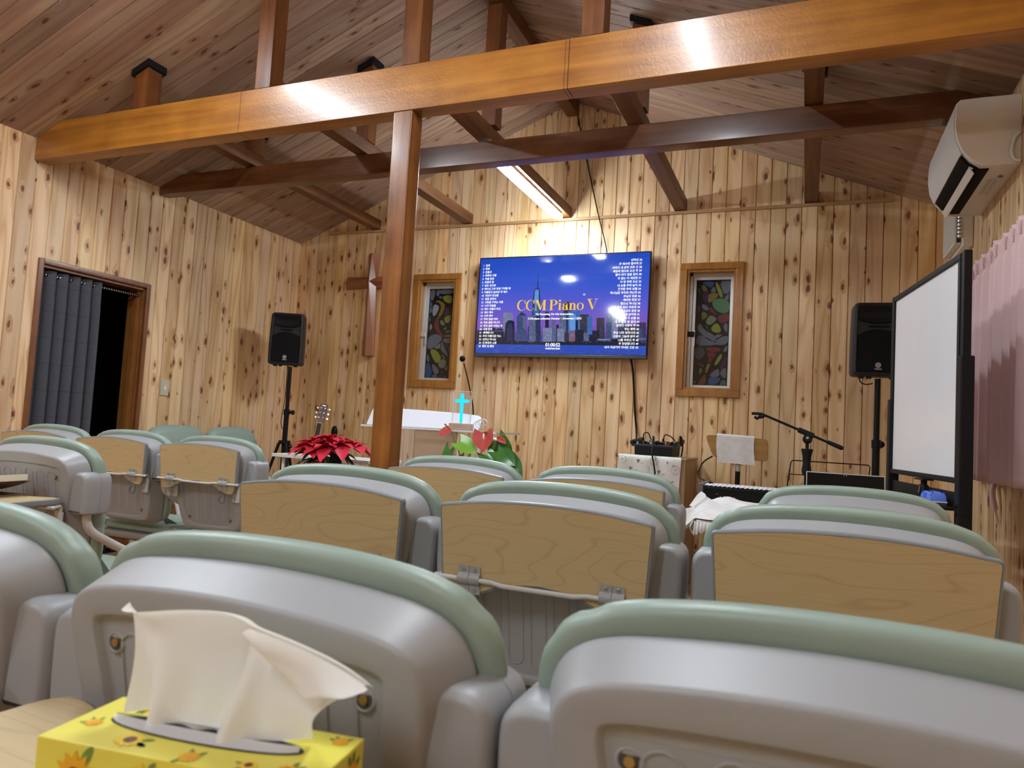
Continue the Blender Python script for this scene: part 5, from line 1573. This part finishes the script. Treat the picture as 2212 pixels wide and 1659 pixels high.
# local: x from the near post to the far post, +y faces the room
def wbm():
    m = NM('whiteboard_enamel'); n = m.noise(m.obj(), 5.0, 3.0)
    m.set(Base_Color=m.mix(n, (.78, .78, .81), (.84, .84, .86)), Roughness=.16, Specular_IOR_Level=.5); return m.m
m = MB(wbm()); m.b2((.02, -.004, .963), (wl - .02, .006, 1.775)); part('board', m, t)
m = MB(M_BLACKP)
for p, q in (((.0, .945), (wl, .966)), ((.0, 1.772), (wl, 1.796)), ((.0, .966), (.022, 1.772)), ((wl - .014, .966), (wl, 1.772))): m.b2((p[0], -.012, p[1]), (q[0], .014, q[1]), b=.003)
part('frame', m, t)
for x, s in ((-.022, -1), (wl + .016, 1)):
    m = MB(M_BLACK); m.b2((x - .014, -.016, .70), (x + .014, .012, 1.80), b=.003); part('upright', m, t)
    m = MB(M_BLACK, M_CHROME); m.b2((x - .024, -.026, .08), (x + .024, .020, 1.41 if s < 0 else 1.30), b=.006)
    if s < 0:
        for z in (.865, .835): m.cyl((x, .021, z), .007, .006, 'y', 10, 0, None); m.cyl((x - .025, -.003, z), .007, .005, 'x', 10)
    part('outer_post', m, t)
    m = MB(M_BLACK); m.b2((x - .022, -.26, .045), (x + .022, .26, .08), b=.006)
    for y in (-.22, .22): m.cyl((x, y, .024), .023, .02, 'x', 14)
    part('caster_foot', m, t)
m = MB(M_BLACKP); m.b2((.012, .0, .845), (wl - .02, .10, .857), b=.003); m.b2((.012, -.006, .845), (wl - .02, .004, .912), b=.002); m.b2((.012, .096, .845), (wl - .02, .102, .866), b=.002); part('pen_tray', m, t)
m = MB(M_BLACKP, M_CHROME); m.b2((wl * .42 - .05, -.01, .938), (wl * .42 + .05, .035, .945), b=.002); m.tube([(wl * .42, .012, .94), (wl * .42, .012, .915)], .012, 10); m.b2((wl * .42 - .03, .0, .880), (wl * .42 + .03, .024, .92), b=.006); m.tube([(wl * .42 - .004, .026, .915), (wl * .42 + .008, .026, .888)], .0045, 8, 1)
part('clamp', m, t)
def onboard(x, y, z): return A + Vector((cos(wa), sin(wa), 0)) * x + Vector((-sin(wa), cos(wa), 0)) * y + Vector((0, 0, z))
M_ERB = flat('eraser_blue', (.12, .22, .80), .35); M_FELT = flat('eraser_felt', (.05, .05, .06), .9); M_ERW = flat('eraser_white', (.75, .75, .72), .5)
e = thing('board_eraser', 'blue whiteboard eraser on the pen tray', 'eraser', onboard(.115, .052, .8575), wa)
m = MB(M_ERB); m.rings([[(p.x, p.y, z) for p in inset([Vector(q) for q in rpoly([(-.055, -.030, .006), (.055, -.030, .006), (.055, .030, .006), (-.055, .030, .006)], 4)], d)] for z, d in ((.016, 0), (.034, .002), (.046, .010), (.050, .016))])
for k in range(4): m.b2((-.012 + k * .006, .029, .024), (-.009 + k * .006, .0325, .044))
part('grip', m, e)
m = MB(M_ERW); m.b2((-.055, -.031, .009), (.055, .031, .016), b=.002); part('white_band', m, e)
m = MB(M_FELT); m.b2((-.053, -.029, 0), (.053, .029, .009)); part('felt', m, e)
for x, y, lb, cap in ((.345, .068, 'white marker pen on the tray, farther from the eraser', 0), (.245, .068, 'white and black marker pen on the tray nearest the eraser', 1)):
    m = MB(M_WHITE, M_BLACKP)
    mt = M_ERW
    pen = thing('marker_pen', lb, 'marker pen', onboard(x, y, .8665), wa - .25, 'marker pens on the tray')
    m.tube([(-.01, 0, 0), (.045, 0, 0)], .0088, 12, 0); part('cap', m, pen)
    m = MB(M_WHITE, M_BLACKP); m.tube([(-.055, 0, 0), (-.0105, 0, 0)], .0080, 12, cap); part('barrel', m, pen)

# ------------------------------------------------------------------ pink curtain
def pinkm():
    m = NM('pink_curtain_cloth'); o = m.xyz(m.obj())
    n = m.noise(m.comb(m.math('MULTIPLY', o[1], 60.0), m.math('MULTIPLY', o[2], 420.0), m.math('MULTIPLY', o[0], 60.0)), 1.0, 2.0)
    hem = m.step(m.math('PINGPONG', m.math('ADD', o[2], .0), 3.0), 1.0, 1.001)
    m.set(Base_Color=m.mix(n, (.68, .47, .475), (.77, .58, .58)), Roughness=.8, Specular_IOR_Level=.2, Sheen_Weight=.2)
    m.bump(n, .1, .001); return m.m
M_PINK = pinkm()
t = thing('pink_curtain', 'pale pink pinch-pleated curtain hanging on the right wall', 'curtain', (0, 0, 0))
CY0, CY1 = 2.55, 4.36
NP = 15
def pk(u, v):
    y = CY1 + (CY0 - CY1) * u
    ph = u * NP * 2 * PI
    w = v                                     # 0 bottom, 1 top
    amp = .030 * (1 - .25 * w)
    if w > .93:
        k = (w - .93) / .07
        amp = .014 + .014 * abs(k - .15)
    x = XR - .070 - amp * (cos(ph) + .35 * sin(2.1 * ph * .5 + 1.0) + .25 * sin(ph * .37))
    yy = y + .012 * sin(ph) * (1 if w < .93 else .3) + .012 * (1 - w) * sin(u * 13)
    z = .935 + 1.055 * w
    return (min(XR - .012, x), yy, z)
m = MB(M_PINK); m.grid(pk, 300, 30)
p = part('cloth', m, t, fix=False, ang=80)
p.modifiers.new('t', 'SOLIDIFY').thickness = .002
for k in range(NP + 1):
    m = MB(M_PINK)
    u = k / NP
    if u > 1: break
    x, y, z = pk(min(1, u), .955)
    m.tube([(x - .004, y, z - .022), (x - .007, y, z), (x - .004, y, z + .030)], [.005, .008, .012], 8)
    part('pinch_pleat', m, t)
m = MB(M_WHITE); m.b2((XR - .030, CY0, 1.925), (XR - .001, CY1, 1.945), b=.003); part('rail', m, t)
m = MB(M_PINK); m.tube(spline([(XR - .018, 3.96, .96), (XR - .03, 3.95, .88), (XR - .02, 3.935, .80), (XR - .012, 3.93, .745)], 5), [.012 if i < 10 else .006 for i in range(16)], 8)
single('curtain_tie', m, 'pink tie-back strip hanging below the pink curtain', 'curtain tie')

# ------------------------------------------------------------------ air conditioner and wall unit
M_ACW = flat('ac_white', (.74, .70, .645), .4, var=.01)
M_ACP = flat('ac_front_panel', (.70, .685, .68), .35, var=.05, scale=9)
t = thing('air_conditioner', 'white air conditioner high on the right wall', 'air conditioner', (XR, 3.655, 0))
pr = [(0, 2.338), (-.085, 2.336), (-.150, 2.341), (-.192, 2.372), (-.224, 2.412), (-.246, 2.466), (-.254, 2.53), (-.252, 2.60), (-.247, 2.638), (-.235, 2.650), (-.15, 2.652), (0, 2.650)]
m = MB(M_ACW)
LN = .785
P2 = [Vector(p) for p in pr]
m.prism([(p.x, p.y) for p in P2], [(0, .004), (.004, 0), (.020, 0)], 'y'); 
body = [Vector(p) for p in [(-.001, 2.340), (-.148, 2.343), (-.187, 2.374), (-.218, 2.414), (-.240, 2.467), (-.248, 2.53), (-.246, 2.60), (-.241, 2.634), (-.230, 2.646), (-.15, 2.648), (-.001, 2.648)]]
m.prism([(p.x, p.y) for p in body], [(.020, 0), (LN - .012, 0)], 'y')
m.prism([(p.x, p.y) for p in P2], [(LN - .016, 0), (LN - .004, 0), (LN, .004)], 'y')
part('casing', m, t)
m = MB(M_ACP)
fr = [(-.2265, 2.408), (-.2475, 2.462), (-.2565, 2.53), (-.2545, 2.60), (-.2480, 2.643)]
m.rings([[(x, y, z) for x, z in fr] + [(x + .006, y, z) for x, z in fr[::-1]] for y in (.024, LN - .020)])
part('front_panel', m, t)
m = MB(flat('ac_outlet_black', (.004, .004, .005), .6, spec=.1))
ol = [(-.2245, 2.404), (-.1965, 2.3645), (-.150, 2.3375), (-.112, 2.3365), (-.112, 2.3445), (-.150, 2.346), (-.190, 2.3715), (-.216, 2.4065)]
m.rings([[(x, y, z) for x, z in ol] for y in (.055, LN - .055)])
part('outlet', m, t)
m = MB(M_ACW)
m.rings([[(x, y, z) for x, z in ((-.190, 2.352), (-.171, 2.322), (-.167, 2.3235), (-.186, 2.3545))] for y in (.058, LN - .04)])
for y in (.06, LN - .06): m.b2((-.188, y, 2.346), (-.172, y + .006, 2.366))
part('louver_flap', m, t)
m = MB(flat('ac_print', (.22, .20, .18), .6))
for i in range(9):
    for j in range(2):
        for k in range(5):
            if random.random() < .82:
                x0 = -.085 + k * .0035 + j * .024; y0 = .20 + i * .024
                m.add([(x0, y0, 2.3352), (x0 + .002, y0, 2.3352), (x0 + .002, y0 + random.uniform(.008, .022), 2.3352), (x0, y0 + .010, 2.3352)], [[0, 1, 2, 3]])
m.add([(-.045 + .012 * cos(a), .165 + .012 * sin(a), 2.3352) for a in [2 * PI * k / 14 for k in range(14)]], [list(range(14))])
part('printed_label', m, t, smooth=False, fix=False)
m = MB(M_WHITE); m.tube(spline([(-.012, -.012, 2.47), (-.03, -.012, 2.45), (-.042, -.012, 2.39), (-.030, -.012, 2.352), (-.006, -.012, 2.345)], 5), .007, 8); part('drain_pipe', m, t)
t = thing('ventilation_unit', 'slatted white ventilation unit on the wall behind the air conditioner', 'ventilation unit', (XR, 4.62, 2.22))
m = MB(M_ACW); m.b2((-.055, 0, 0), (-.001, .40, .34), b=.006); part('housing', m, t)
m = MB(M_ACW)
m.b2((-.090, .02, .02), (-.080, .38, .32))
for k in range(24): m.b2((-.094, .03 + k * .0142, .035), (-.0895, .036 + k * .0142, .305))
m.b2((-.080, .03, .02), (-.055, .37, .03))
part('front_grille', m, t)
m = MB(M_ALU)
for k in range(12): m.tube([(-.068, -.004, .05 + k * .022), (-.068, -.004, .064 + k * .022)], [.012, .014], 10)
part('flexible_duct', m, t)
